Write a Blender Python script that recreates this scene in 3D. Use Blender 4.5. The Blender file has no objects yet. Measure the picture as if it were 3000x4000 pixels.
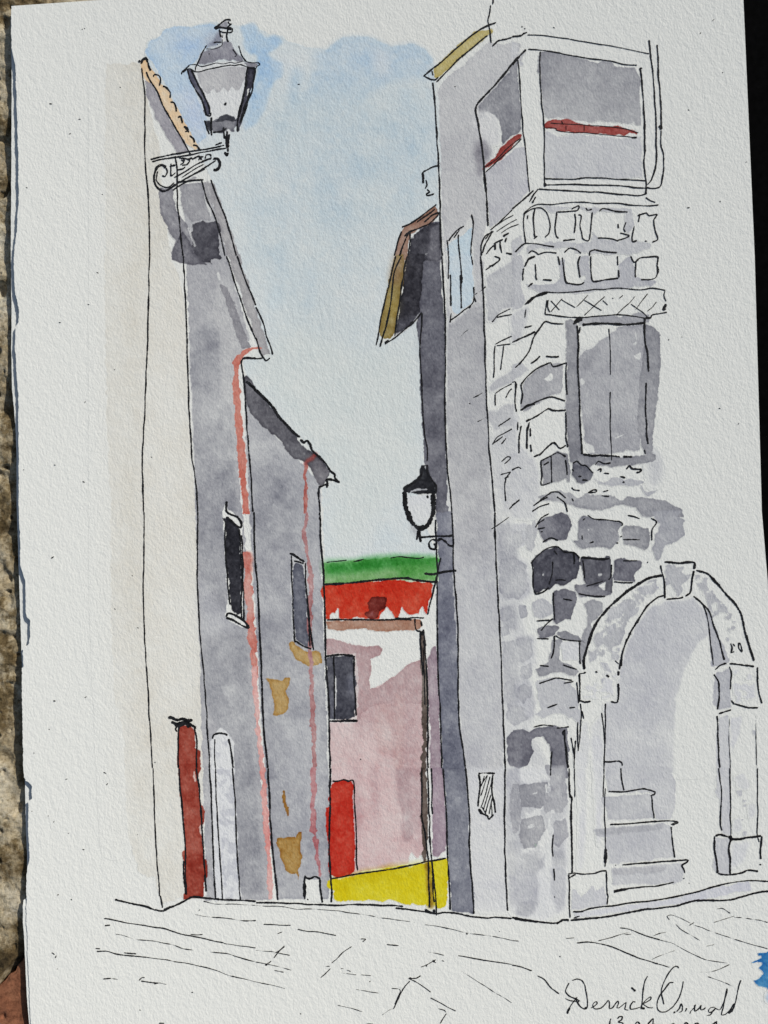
import bpy, math
import numpy as np
from mathutils import Vector

rng = np.random.default_rng(7)
scene = bpy.context.scene
COL = scene.collection

# ------------------------------------------------------------------ camera: hand-held phone straight above the page
PXM = 0.0000725                      # metres on the sheet per unit of the survey grid (3000 x 4000 units)
HALF_H = 2000 * PXM
LENS, SENS = 27.0, 36.0
H = HALF_H / (SENS / 2 / LENS)
TILT = math.radians(1.4)
cam_d = bpy.data.cameras.new('camera')
cam = bpy.data.objects.new('camera', cam_d); COL.objects.link(cam)
cam_d.sensor_fit = 'VERTICAL'; cam_d.sensor_height = SENS; cam_d.sensor_width = 27; cam_d.lens = LENS
cam_d.clip_start = 0.005; cam_d.clip_end = 50
CAMPOS = np.array([0.0, -math.tan(TILT) * H, H])
cam.location = CAMPOS; cam.rotation_euler = (TILT, 0, 0)
scene.camera = cam
# survey coordinates -> metres on the (slightly curled) sheet
ca, sa = math.cos(TILT), math.sin(TILT)


def curl(x, y):
    """sheet rises towards lower left and upper right, shaped to grade its brightness"""
    u = np.clip((-x * 0.8 - y * 0.6 + 0.03) / 0.2, 0, None)
    v = np.clip((x * 0.75 + y * 0.66 + 0.01) / 0.2, 0, None)
    return 0.0098 * u * u + 0.0080 * v * v


def P(px, py, dz=0.0):
    px = np.asarray(px, float); py = np.asarray(py, float)
    dx = (px - 1500) / 2000 * (SENS / 2); dy = -(py - 2000) / 2000 * (SENS / 2); dzc = -LENS
    wx = dx; wy = dy * ca - dzc * sa; wz = dy * sa + dzc * ca
    z = np.zeros_like(px)
    for _ in range(5):
        t = (z + dz - CAMPOS[2]) / wz
        X = CAMPOS[0] + t * wx; Y = CAMPOS[1] + t * wy
        z = curl(X, Y)
    return np.stack([X, Y, z + dz], -1)


# ------------------------------------------------------------------ noise fields on the pigment grid
CELL = 2.5
GW, GH = int(3080 / CELL) + 1, int(4060 / CELL) + 1
GX0, GY0 = -20.0, -20.0


def vnoise(wl, seed, wx=None):
    r = np.random.default_rng(seed)
    cx = (wx or wl) / CELL; cy = wl / CELL
    nx, ny = int(GW / cx) + 3, int(GH / cy) + 3
    g = r.standard_normal((ny, nx))
    ys = np.arange(GH) / cy; xs = np.arange(GW) / cx
    yi = ys.astype(int); xi = xs.astype(int)
    fy = ys - yi; fx = xs - xi
    fy = fy * fy * (3 - 2 * fy); fx = fx * fx * (3 - 2 * fx)
    a = g[:, xi] * (1 - fx) + g[:, xi + 1] * fx
    return a[yi] * (1 - fy)[:, None] + a[yi + 1] * fy[:, None]


N300 = vnoise(330, 1) + 0.5 * vnoise(150, 2)
N80 = vnoise(85, 3) + 0.5 * vnoise(40, 4)
N20 = vnoise(22, 5) + 0.6 * vnoise(11, 6)
N8 = vnoise(8, 8) + 0.7 * vnoise(5, 9)


def blur(a, r):
    r = int(round(r))
    if r < 1:
        return a
    for _ in range(2):
        for ax in (0, 1):
            pad = [(0, 0), (0, 0)]; pad[ax] = (r + 1, r)
            c = np.cumsum(np.pad(a, pad, mode='edge'), axis=ax)
            n = a.shape[ax]
            if ax == 0:
                a = (c[2 * r + 1:2 * r + 1 + n] - c[:n]) / (2 * r + 1)
            else:
                a = (c[:, 2 * r + 1:2 * r + 1 + n] - c[:, :n]) / (2 * r + 1)
    return a


# ------------------------------------------------------------------ reading tables
def org(t):
    if t == 'F': return 0.0, 0.0, 1659 / 3000
    if t == 'Q': return 1500.0, 2000.0, 1659 / 1500
    if t == 'S': return 2180.0, 3740.0, 1659 / 760
    if t == 'L': return 700.0, 30.0, 1659 / 350
    return 1000.0 * int(t[0]), 1000.0 * int(t[1]), 1.659


def pts(t, s):
    v = np.array([float(q) for q in s.split()]).reshape(-1, 2)
    x0, y0, k = org(t)
    return v / k + np.array([x0, y0])


def lin(c):
    c = np.asarray(c, float) / 255
    return np.where(c <= 0.04045, c / 12.92, ((c + 0.055) / 1.055) ** 2.4)


PAPER = np.array([214, 216, 212])
LP = lin(PAPER)
OWN = ['']
LAB = {}
canvas = np.zeros((GH, GW, 3), np.float32)
owner = np.zeros((GH, GW), np.int16)
INK = {}


def oid(n):
    if n not in OWN: OWN.append(n)
    return OWN.index(n)


def roughen(p, amp, rg, closed=True):
    q = np.vstack([p, p[:1]]) if closed else p
    out = []
    for a, b in zip(q[:-1], q[1:]):
        n = max(1, int(np.hypot(*(b - a)) / 9))
        for k in range(n): out.append(a + (b - a) * k / n)
    o = np.array(out)
    for _ in range(2):
        nx = np.roll(o, -1, 0)
        o = np.stack([o * .75 + nx * .25, o * .25 + nx * .75], 1).reshape(-1, 2)
    n = len(o)
    k1 = rg.standard_normal((max(4, n // 9), 2)); k2 = rg.standard_normal((max(5, n // 3), 2))
    def up(k):
        t = np.arange(n) / n * len(k); i = t.astype(int); f = (t - i)[:, None]
        f = f * f * (3 - 2 * f)
        return k[i % len(k)] * (1 - f) + k[(i + 1) % len(k)] * f
    return o + amp * (up(k1) + 0.45 * up(k2))


def raster(p, x0, y0, w, h):
    g = (p - np.array([GX0, GY0])) / CELL - np.array([x0, y0])
    m = np.zeros((h, w), np.float64)
    a = g; b = np.roll(g, -1, 0)
    for sub in (0.0, 0.5):
        for j in range(h):
            y = j + sub - 0.25
            hit = (a[:, 1] <= y) != (b[:, 1] <= y)
            if not hit.any(): continue
            A = a[hit]; B = b[hit]
            xs = np.sort(A[:, 0] + (y - A[:, 1]) / (B[:, 1] - A[:, 1]) * (B[:, 0] - A[:, 0]))
            for k in range(0, len(xs) - 1, 2):
                s, e = int(math.ceil(max(xs[k], 0))), int(math.floor(min(xs[k + 1], w - 1)))
                if e >= s: m[j, s:e + 1] += 0.5
    return m


def tone(c, name):
    """payne's grey mixes dry nearly neutral; the sky is a weak wash"""
    if c is None: return None
    c = np.array(c, float); m = c.mean()
    if name == 'painted_sky':
        return PAPER + (c - PAPER) * np.array([.72, .68, 1.2]) - np.array([2, 1, -1])
    if c.max() - c.min() < 26 and name not in ('painted_ivory_house', 'painted_pink_house'):
        c = m + (c - m) * (.6 if m > 130 else .75) + np.array([-1, .3, 0])
    return c


def wash(name, t, col, polys, soft=0, edge=.35, var=.13, alpha=1.0, rough=2.2, dry=None, fade=None, own=True):
    """one pool of pigment: col is the dried colour on the paper (None lifts it back to bare paper)"""
    i = oid(name) if own else 0
    col = tone(col, name)
    Lc = np.zeros(3) if col is None else -np.log(np.clip(lin(col) / LP, 0.004, 1.0))
    for s in polys.split('|'):
        p = pts(t, s) if isinstance(s, str) else s
        _wash(i, Lc, p, soft, edge, var, alpha, rough, dry, fade, own)


def _wash(i, Lc, p, soft, edge, var, alpha, rough, dry, fade, own):
    rg = np.random.default_rng(int(abs(p.sum())) % 100003)
    p = roughen(p, rough, rg)
    sc = soft / CELL
    pad = int(sc * 2.5) + 8
    g = (p - np.array([GX0, GY0])) / CELL
    x0 = max(0, int(g[:, 0].min()) - pad); x1 = min(GW, int(g[:, 0].max()) + pad)
    y0 = max(0, int(g[:, 1].min()) - pad); y1 = min(GH, int(g[:, 1].max()) + pad)
    if x1 <= x0 or y1 <= y0: return
    m = raster(p, x0, y0, x1 - x0, y1 - y0)
    hard = m
    if sc > 0.6: m = blur(m, sc)
    sl = (slice(y0, y1), slice(x0, x1))
    if dry is not None:
        m = m * np.clip((N20[sl] + 0.6 * N80[sl] - dry) * 2.5, 0, 1)
    d = 1 + var * .6 * (N300[sl] * .6 + N80[sl] * .4 + .15 * N20[sl])
    if edge and sc <= 3:
        rim = np.clip(1 - blur(hard, 3), 0, .6)
        d = d * (1 + edge * rim * 1.6) - edge * .06
    if fade is not None:                      # (axis, start, end, factor at end)
        ax, a, b, f = fade
        cc = (np.arange(x0, x1) * CELL + GX0)[None, :] if ax == 'x' else (np.arange(y0, y1) * CELL + GY0)[:, None]
        d = d * (1 + (f - 1) * np.clip((cc - a) / (b - a), 0, 1))
    a = np.clip(m * alpha, 0, 1)[..., None]
    canvas[sl] = canvas[sl] * (1 - a) + a * (Lc[None, None] * np.clip(d, 0.1, 3)[..., None])
    if own:
        o = owner[sl]
        aa = a[..., 0]
        o[((aa > .03) & (o == 0)) | (aa > .4)] = i


def brush(name, t, col, path, w, **k):
    """a single brush stroke of width w"""
    p = pts(t, path); w0 = w / org(t)[2] if not isinstance(w, tuple) else None
    n = len(p)
    ws = np.full(n, w0) if w0 else np.interp(np.linspace(0, 1, n), np.linspace(0, 1, len(w)), np.array(w) / org(t)[2])
    d = np.gradient(p, axis=0); d /= np.linalg.norm(d, axis=1)[:, None] + 1e-9
    nrm = np.stack([-d[:, 1], d[:, 0]], 1)
    poly = np.vstack([p + nrm * ws[:, None] / 2, (p - nrm * ws[:, None] / 2)[::-1]])
    i = oid(name)
    Lc = -np.log(np.clip(lin(tone(col, name)) / LP, 0.004, 1.0))
    _wash(i, Lc, poly, k.get('soft', 0), k.get('edge', .35), k.get('var', .2), k.get('alpha', 1), k.get('rough', 2.2), k.get('dry'), k.get('fade'), True)


def ink(name, t, w, strokes, broken=False):
    oid(name)
    k = org(t)[2]
    if name == 'drawn_paving_lines' and w <= 8: w *= .8
    for s in strokes.split('|'):
        s = s.strip()
        if not s: continue
        INK.setdefault(name, []).append((pts(t, s), w / k, broken))


exec_tables = []
# =================================================================== THE DRAWING
# ---- sky
SKY = 'painted_sky'
wash(SKY, 'F', (198, 206, 209), "310 112 318 90 340 80 355 62 385 55 410 57 430 52 460 48 500 52 520 57 545 50 575 72 612 78 625 92 660 100 700 108 715 98 740 82 770 78 800 80 830 95 845 102 870 96 895 95 920 108 937 132 940 170 943 300 947 470 905 495 868 500 845 600 820 745 858 728 905 690 910 800 915 940 915 1010 900 1060 925 1150 945 1200 820 1205 702 1214 695 1050 730 1040 690 985 620 920 535 818 525 780 585 770 540 640 460 395 430 330 400 280 350 195", edge=.5, var=.22, alpha=.95)
wash(SKY, 'F', (170, 191, 211), "314 112 322 92 345 80 358 64 385 57 410 59 430 55 460 52 478 60 475 95 440 105 420 135 402 150 425 210 450 270 442 300 425 312 400 270 370 205 330 135", edge=.5, var=.35, rough=2)
wash(SKY, 'F', (140, 170, 212), "370 82 400 78 440 88 440 110 415 130 395 115 372 105", soft=26, alpha=.8)
wash(SKY, 'F', (168, 182, 220), "390 190 425 200 445 260 445 300 420 300 400 250", soft=24, alpha=.8)
wash(SKY, 'F', (160, 162, 190), "452 70 470 72 472 100 440 100 440 85", soft=14, alpha=.7)
wash(SKY, 'F', (158, 185, 211), "520 60 545 48 553 52 558 68 575 82 590 76 600 82 612 92 575 118 612 140 610 165 590 180 575 230 555 265 530 285 520 250 545 190 558 150 555 118 530 108", soft=5, edge=.3, var=.45)
wash(SKY, 'F', (205, 210, 212), "570 120 612 118 640 108 670 112 660 180 640 210 610 205 612 160", soft=26, alpha=.7)
wash(SKY, 'F', (177, 194, 209), "678 110 705 110 740 84 772 80 800 82 832 97 846 104 872 98 896 97 918 110 934 132 936 175 905 170 880 180 850 175 820 190 770 230 742 250 700 235 650 215 678 160", soft=12, var=.4, edge=.2)
wash(SKY, 'F', (172, 191, 208), "700 112 720 98 742 83 772 79 800 81 832 96 846 103 870 97 896 96 920 109 936 133 925 140 895 112 870 108 846 114 820 104 795 92 768 90 744 94 722 112", soft=3, alpha=.8)
wash(SKY, 'F', (203, 208, 211), "805 105 840 108 845 160 820 175 805 150", soft=16, alpha=.75)
wash(SKY, 'F', (160, 184, 207), "720 205 760 195 800 190 790 215 760 235 740 262 722 240|870 190 902 200 900 240 885 255 868 235|630 150 655 150 640 230 625 240", soft=14, alpha=.8, var=.4)
wash(SKY, 'F', (182, 197, 209), "640 215 700 240 760 260 840 240 900 240 935 200 940 330 900 380 800 400 700 380 640 330 600 280", soft=50, alpha=.75, var=.6)
wash(SKY, 'F', (176, 199, 217), "855 310 885 300 880 360 872 410 862 400 850 350|655 330 690 335 690 362 660 360|615 430 640 425 635 470 612 470", soft=22, alpha=.65)
wash(SKY, 'F', (184, 202, 220), "580 640 600 620 612 640 600 668 585 670", soft=14, alpha=.7)
wash(SKY, 'F', (186, 198, 206), "560 250 640 200 700 180 860 190 930 170 940 300 944 440 900 470 860 490 840 580 800 620 700 640 620 640 560 600 520 480 500 360", soft=70, alpha=.8, var=.35)
wash(SKY, 'F', (178, 193, 206), "700 250 760 240 750 420 720 520 690 420|860 220 900 210 905 420 870 470 850 380|600 330 640 320 650 520 620 560 600 470", soft=40, alpha=.6, var=.3)
wash(SKY, 'F', (190, 199, 205), "600 640 700 620 800 640 790 740 700 780 640 740", soft=60, alpha=.7, var=.3)
wash(SKY, 'F', (200, 206, 206), "560 760 640 700 780 760 890 740 905 1000 760 1190 710 1190 720 1060 600 880 540 800", soft=40, alpha=.8, var=.2)
# wet streaks running down through the sky
for k_ in range(34):
    rs_ = np.random.default_rng(500 + k_)
    x_ = rs_.uniform(520, 920); y_ = rs_.uniform(180, 560); l_ = rs_.uniform(60, 190); w_ = rs_.uniform(4, 12)
    if x_ > 860 and y_ + l_ > 480: l_ = max(40, 470 - y_)
    wash(SKY, 'F', [(176, 192, 206), (204, 209, 210), (188, 200, 208)][k_ % 3], f"{x_:.0f} {y_:.0f} {x_ + w_:.0f} {y_ + l_ * .2:.0f} {x_ + w_ * .8 - 6:.0f} {y_ + l_:.0f} {x_ - 8:.0f} {y_ + l_ * .9:.0f}", soft=14, alpha=.5, var=.3)
# ---- ivory house on the left
IV = 'painted_ivory_house'
wash(IV, 'F', (206, 205, 197), "227 138 305 138 313 200 320 220 345 320 348 400 372 560 400 640 410 900 422 1100 430 1300 437 1480 440 1640 440 1920 400 1935 350 1952 335 1900 300 1885 276 1800 268 1600 247 1500 240 1350 240 1100 230 900 227 600", edge=.12, var=.5, rough=3)
wash(IV, 'F', (212, 213, 208), "215 130 262 130 268 900 275 1500 285 1800 240 1850 215 1300", soft=30, alpha=.55)
wash(IV, 'F', (214, 214, 208), "325 560 400 600 405 900 420 1200 425 1500 372 1560 330 1500 315 1200 312 900", soft=40, alpha=.5)
wash(IV, '00', (158, 157, 162), "945 530 960 520 1000 570 1040 640 1080 740 1130 840 1180 900 1225 980 1180 1000 1150 990 1090 900 1030 800 970 680 945 620", edge=.3)
ink(IV, '00', 8, "918 440 932 560 942 650 940 800 938 960 945 1100 958 1250 968 1450 972 1659")
ink(IV, '01', 8, "970 0 962 300 955 620 940 980 925 1260 925 1450 932 1659")
ink(IV, '02', 8, "935 0 930 480 938 800 955 1080 970 1330 990 1659")
ink(IV, '03', 8, "992 0 1005 330 1015 560 1030 740 1037 830|1043 825 1055 905")
PR = 'painted_peach_roof'
wash(PR, '00', (228, 193, 163), "915 400 945 385 985 450 1010 490 1040 540 1090 580 1110 640 1150 700 1200 800 1250 880 1290 950 1260 975 1215 940 1170 890 1110 790 1060 690 1030 600 990 545 950 520 935 510 905 440", edge=.4)
ink(PR, '00', 13, "897 395 912 400|915 415 925 390 945 380 955 400 965 430 980 458")
ink(PR, '00', 9, "948 466 970 515 1020 595 1055 680 1100 760 1150 850 1190 920 1240 1010")
ink(PR, '00', 10, "995 500 1003 485 1030 490 1042 515 1035 558|1055 560 1080 570 1105 600 1102 635|1105 660 1130 668 1142 700 1145 725|1155 765 1170 757 1182 790 1183 800|1190 822 1215 830 1222 850 1200 855|1205 825 1225 860|1228 880 1255 900 1262 925|1250 940 1275 945 1295 975")
# ---- first grey house
GH1 = 'painted_grey_house'
wash(GH1, 'F', (166, 166, 172), "396 398 446 394 470 470 500 590 540 735 512 775 510 880 517 1050 533 1200 545 1400 557 1600 575 1800 586 1944 470 1945 446 1945 438 1650 431 1400 426 1200 416 900 408 700 402 560", var=.28)
wash(GH1, 'F', (182, 182, 184), "470 600 505 620 535 740 512 780 508 900 520 1080 500 1060 474 880 478 740 455 690", soft=8, alpha=.8, var=.3)
wash(GH1, 'F', (149, 150, 159), "411 730 460 690 472 730 474 830 500 900 510 1100 518 1180 525 1340 535 1450 550 1700 570 1930 508 1930 505 1600 470 1570 442 1500 434 1300 424 1000", soft=7, alpha=.75, var=.5, edge=.2)
wash(GH1, '02', (172, 173, 181), "1290 420 1450 640 1560 760 1400 780 1310 800 1295 600", soft=18, alpha=.7)
wash(GH1, 'F', (138, 136, 145), "343 408 372 405 376 436 383 458 400 480 412 502 420 540 415 572 398 570 372 562 372 545 380 520 366 505 348 462", edge=.5, var=.3)
wash(GH1, 'F', (152, 151, 158), "390 398 434 394 446 435 456 478 440 474 412 480 398 460 390 430", edge=.4)
wash(GH1, 'F', (78, 76, 86), "410 488 434 476 444 480 468 478 484 484 484 496 470 506 472 535 478 552 476 560 458 561 456 572 444 570 420 568 420 545 412 515", var=.25, edge=.4, rough=4.5)
wash(GH1, 'F', (102, 100, 110), "372 545 382 520 396 500 410 522 425 560 450 572 400 571 371 562", edge=.3)
wash(GH1, '00', None, "1120 1245 1132 1232 1150 1240 1165 1235 1168 1290 1160 1330 1145 1330|1320 1260 1335 1265 1360 1340 1375 1400 1365 1400 1330 1320|1215 1480 1225 1478 1250 1540 1275 1600 1265 1600 1235 1550", edge=0, alpha=.75)
wash(GH1, 'F', (160, 157, 160), "447 396 462 396 500 500 540 620 584 765 566 768 522 640 482 520", edge=.35, var=.2)
wash(GH1, '01', (143, 141, 149), "1425 180 1470 200 1530 330 1610 560 1632 590 1570 600 1520 480 1470 330", edge=.3)
wash(GH1, '00', (158, 156, 160), "1215 1160 1265 1150 1280 1165 1225 1178|1310 1180 1350 1175 1400 1290 1370 1330 1330 1260", edge=.3, alpha=.8)
wash(GH1, '01', None, "1405 110 1420 100 1425 150 1412 170|1570 390 1585 400 1625 500 1650 560 1630 565 1600 490", edge=0, alpha=.7)
ink(GH1, '00', 9, "1138 1020 1148 1100 1148 1250 1165 1450 1185 1659|1150 1180 1230 1172 1320 1165|1310 1170 1345 1300 1390 1400 1420 1500 1460 1659|1365 1165 1400 1260 1450 1380 1490 1500 1530 1659")
ink(GH1, '01', 9, "1187 0 1195 170 1208 400 1215 660 1222 900 1230 1080 1245 1300 1270 1480 1285 1659|1470 0 1520 170 1560 280 1600 400 1640 500 1659 540|1535 0 1590 150 1659 320")
ink(GH1, '11', 9, "0 330 50 440 70 520 95 590 108 640|0 530 25 620 45 660|-90 665 0 665 35 662 48 655 65 678 92 660")
ink(GH1, '02', 9, "1285 0 1280 150 1282 480 1298 800 1322 1050 1335 1250 1350 1500 1358 1659")
ink(GH1, '03', 9, "1358 0 1370 200 1380 500 1390 720 1400 850")
# ---- second, lower house with the sloping dark eaves
GH2 = 'painted_sloped_house'
wash(GH2, 'F', (160, 161, 169), "530 870 552 900 590 940 640 985 692 1048 692 1150 697 1300 703 1500 710 1700 712 1900 710 1942 600 1942 590 1850 575 1700 560 1480 550 1300 542 1150 534 1000", var=.45)
wash(GH2, 'F', (174, 175, 181), "620 1560 690 1540 700 1700 706 1900 650 1900 620 1800 610 1650", soft=26, alpha=.7, var=.5)
wash(GH2, 'F', (146, 147, 157), "535 950 570 960 620 1020 640 1180 560 1180|570 1400 620 1440 620 1560 580 1560", soft=24, alpha=.6, var=.5)
wash(GH2, '12', (170, 142, 92), "220 850 250 835 260 860 330 910 390 900 435 950 435 985 400 990 340 1000 260 960 220 900|65 1080 110 1080 160 1095 190 1070 220 1080 215 1120 195 1160 215 1210 205 1290 170 1310 135 1330 110 1320 120 1280 105 1180 90 1120", edge=.7)
wash(GH2, '13', (160, 128, 74), "170 150 185 150 200 220 215 300 205 320 190 270 172 210|135 455 180 450 260 450 275 410 295 405 298 450 285 490 298 560 290 640 270 660 285 720 275 720 260 680 230 690 190 660 160 580 145 510", edge=.7)
EV = 'painted_dark_eaves'
wash(EV, '11', (84, 82, 91), "-80 785 -62 772 -30 800 0 862 60 935 120 1000 190 1078 250 1150 290 1215 350 1260 400 1290 430 1330 480 1395 470 1425 440 1470 425 1492 400 1480 360 1400 330 1350 300 1330 240 1310 200 1260 160 1200 100 1150 40 1100 0 1060 -45 1010 -60 950 -75 860", edge=.4, var=.2)
wash(EV, '11', (104, 100, 108), "360 1330 400 1300 475 1400 465 1430 430 1485 400 1475 365 1405", edge=.3)
ink(EV, '11', 15, "-64 812 -20 848 0 870 80 945 150 1040 230 1130 280 1175")
ink(EV, '11', 13, "275 1175 285 1165|285 1190 310 1210 330 1200 350 1225 365 1260 400 1290 430 1320 450 1340 470 1375 485 1395 510 1415 515 1440 545 1468|545 1468 500 1455 460 1450 465 1480 455 1500|460 1480 430 1490 405 1495")
ink(GH2, '11', 11, "405 1500 405 1560 415 1659")
ink(GH2, '12', 11, "415 0 420 180 430 300 440 450 450 700 450 900 470 1200 480 1659|0 330 15 560 25 800 35 1050 50 1400 70 1600 80 1659")
ink(GH2, '13', 11, "482 0 480 300 475 550 485 720 490 870|78 0 92 300 110 560 130 720 142 855")
ink(GH2, '01', 10, "1659 662 1590 660 1570 675 1565 700 1575 770 1585 860 1600 1100 1620 1350 1640 1659")
ink(GH2, '02', 10, "1645 0 1650 200 1659 400")
# ---- windows and doors on the left row
DW = 'painted_dark_window'
wash(DW, '02', None, "1450 -60 1480 -20 1570 60 1570 110 1585 690 1610 740 1605 755 1560 740 1455 690 1470 645 1480 560 1455 300 1445 60", edge=0, rough=3)
wash(DW, '02', (43, 42, 51), "1440 45 1465 40 1500 60 1548 105 1555 200 1567 400 1560 660 1540 665 1500 640 1485 500 1470 350 1460 200 1458 80", var=.1, edge=.1)
ink(DW, '02', 12, "1470 -70 1472 0 1540 35 1565 75 1560 100 1530 85 1480 40 1465 40|1465 680 1480 655 1520 665 1580 700 1605 730 1610 750 1570 735 1520 705 1465 685")
ink(DW, '02', 9, "1465 60 1458 150 1465 300 1475 450 1490 600|1550 110 1560 250 1570 430 1565 600 1565 690|1570 150 1575 400 1580 600 1585 705")
BD = 'painted_brown_door'
wash(BD, '02', (136, 56, 44), "1160 1385 1200 1380 1250 1400 1262 1420 1265 1530 1290 1536 1302 1545 1302 1700 1155 1700 1155 1450", var=.2, edge=.2)
wash(BD, '03', (136, 56, 44), "1160 -30 1275 -30 1290 150 1305 230 1325 270 1328 340 1300 380 1310 450 1325 590 1348 600 1345 700 1325 740 1318 835 1190 855 1190 830 1205 800 1188 700 1183 560 1190 540 1203 540 1190 350 1170 200", var=.25, edge=.3)
wash(BD, '03', None, "1252 20 1262 30 1268 90 1258 80|1292 365 1302 370 1306 440 1296 430", edge=0, alpha=.8)
ink(BD, '02', 17, "1090 1330 1110 1330 1150 1345 1190 1340 1215 1350 1250 1350|1110 1360 1150 1370 1200 1360 1240 1375|1130 1375 1160 1385 1200 1370 1250 1385 1270 1405|1190 1350 1230 1395")
ink(BD, '02', 10, "1150 1390 1140 1405 1150 1425|1160 1385 1155 1500 1158 1659|1262 1400 1275 1500 1275 1659")
ink(BD, '03', 10, "1160 0 1170 150 1190 350 1200 500 1205 700 1210 820|1272 0 1290 120 1305 300 1320 550 1330 700 1338 800|1190 600 1195 740 1205 820")
AD = 'painted_arched_door'
wash(AD, '02', (206, 208, 210), "1365 1470 1385 1430 1420 1395 1440 1400 1480 1430 1515 1490 1520 1600 1518 1690 1355 1690 1360 1550", edge=0, rough=3)
wash(AD, '03', (204, 206, 210), "1365 0 1515 0 1530 300 1540 600 1555 850 1400 850 1385 700 1372 300", edge=0, rough=3)
wash(AD, '03', (188, 190, 198), "1410 0 1510 10 1525 300 1535 600 1550 840 1450 840 1440 600 1425 300", dry=.15, edge=.3)
wash(AD, '02', (192, 194, 200), "1390 1500 1480 1480 1500 1659 1400 1659", dry=.4, edge=.2)
ink(AD, '02', 11, "1380 1470 1385 1445 1420 1430 1465 1440 1470 1450|1480 1470 1495 1520 1505 1600 1510 1659")
ink(AD, '02', 6, "1393 1470 1390 1550 1395 1659")
ink(AD, '03', 8, "1395 0 1405 250 1420 500 1435 700 1442 850|1505 0 1525 200 1530 400 1540 600 1558 855")
TW = 'painted_tall_window'
wash(TW, '12', None, "225 260 320 310 330 420 345 700 370 890 345 890 240 835 225 500", edge=0, alpha=.55)
wash(TW, '12', (96, 98, 113), "245 325 300 340 315 400 320 500 335 700 345 830 348 880 320 868 262 830 250 780 240 600 237 400", var=.2)
ink(TW, '12', 13, "218 268 240 275 275 300 315 325|245 320 290 330 310 335")
ink(TW, '12', 9, "230 280 235 450 240 600 250 820 265 840 310 870 360 890|318 330 322 450 335 600 350 750 372 895|330 560 345 700 350 870")
# ---- rust coloured downpipes
RP = 'painted_rust_downpipe'
wash(RP, '01', (188, 120, 107), "1700 590 1659 588 1610 592 1575 610 1555 640 1525 645 1508 690 1510 780 1515 920 1525 1100 1540 1300 1560 1500 1575 1680 1620 1680 1600 1480 1590 1250 1570 1100 1555 900 1548 720 1575 650 1620 615 1700 603", var=.12, edge=.2)
brush(RP, 'F', (192, 138, 128), "532 1195 535 1240 537 1280 541 1340 545 1385 549 1440 552 1470", (16, 15, 15, 12), var=.5, rough=3.5)
brush(RP, 'F', (176, 104, 93), "536 1193 539 1215 537 1235", (13, 11), soft=4, alpha=.7)
brush(RP, 'F', (205, 164, 159), "550 1440 552 1490 558 1580 566 1650 572 1720 576 1800 580 1850 586 1945", (12, 9, 11, 10, 11, 9), var=.6, rough=3)
RP2 = 'painted_thin_downpipe'
brush(RP2, '11', (140, 80, 78), "392 1285 370 1310 330 1330 318 1360", (28, 30, 24), soft=3)
brush(RP2, '11', (172, 114, 107), "322 1355 320 1400 322 1500 318 1600 320 1670", (18, 22, 20), var=.4)
brush(RP2, '12', (166, 126, 126), "325 0 315 150 330 280 348 380 358 470 350 560 345 700 350 850 355 940 360 1050 365 1200 370 1400 375 1500 375 1660", (20, 22, 32, 26, 26, 24, 28), var=.5, rough=3)
brush(RP2, '13', (180, 138, 140), "372 0 372 150 368 270 375 400 390 520 410 650 416 700", (28, 30, 32, 26, 22, 14), var=.5, rough=3)
# ---- pale kerb block
KB = 'painted_white_block'
wash(KB, '13', None, "315 705 350 720 415 722 428 868 320 862", edge=0)
ink(KB, '13', 11, "315 695 325 710 350 718 385 705 418 720|318 700 312 780 318 850|415 720 420 800 430 872|330 845 340 855")
ink(KB, '13', 16, "312 740 316 790 312 835")
# ---- far hill, red roof, pink house, yellow wall
HL = 'painted_green_hill'
wash(HL, '12', (126, 168, 114), "435 335 500 322 600 320 700 305 870 295 960 290 1060 300 1180 300 1235 312 1185 400 1180 445 1000 436 850 438 700 457 560 464 445 467", edge=.2, var=.3)
wash(HL, '12', (30, 112, 34), "440 335 600 328 760 308 870 300 1000 296 1180 305 1178 350 1000 345 800 355 600 380 500 395 445 390", soft=15, alpha=.95, var=.3)
wash(HL, '12', (74, 142, 66), "900 340 1170 330 1180 430 1050 430 930 420", soft=14, alpha=.8)
ink(HL, '12', 6, "455 325 590 312|630 322 700 305|870 298 950 290 1050 298 1090 290")
RR = 'painted_red_roof'
wash(RR, '12', (186, 62, 42), "442 475 600 465 850 442 1050 450 1140 455 1145 490 1108 660 1095 655 1078 610 1060 630 1055 660 1035 655 1010 668 990 670 968 650 950 612 935 650 925 690 905 690 885 655 850 612 835 640 820 655 795 690 700 692 640 680 610 690 540 692 535 650 528 612 515 640 505 665 490 648 480 672 490 695 450 695 445 580 425 540 420 505", edge=.15, var=.2, rough=2)
wash(RR, '12', (112, 46, 40), "720 590 750 555 820 550 835 545 848 555 845 620 800 650 790 690 770 697 730 697 715 680 698 668 705 645 735 640", edge=.5)
wash(RR, '12', (160, 120, 130), "740 650 765 635 755 670 735 680", soft=3, alpha=.7)
ink(RR, '12', 13, "445 470 550 465 700 450 850 435 950 430 1050 440 1180 455")
ink(RR, '12', 9, "1195 295 1185 350 1165 440 1150 500 1130 590 1112 665|460 700 600 698 740 698 900 698 1010 700|900 688 1000 686 1090 682")
ink(RR, '12', 14, "1090 400 1150 400 1240 385 1300 380")
DP = 'painted_brown_gutter'
wash(DP, '12', (164, 130, 112), "455 708 700 703 1000 698 1065 695 1078 730 1062 760 1000 765 830 775 700 757 560 767 460 757", var=.25, edge=.4)
PH = 'painted_pink_house'
wash(PH, '12', (197, 177, 176), "470 1370 640 1300 740 1150 900 1080 1060 1000 1085 1300 1085 1690 485 1690", edge=.1, var=.3)
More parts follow.
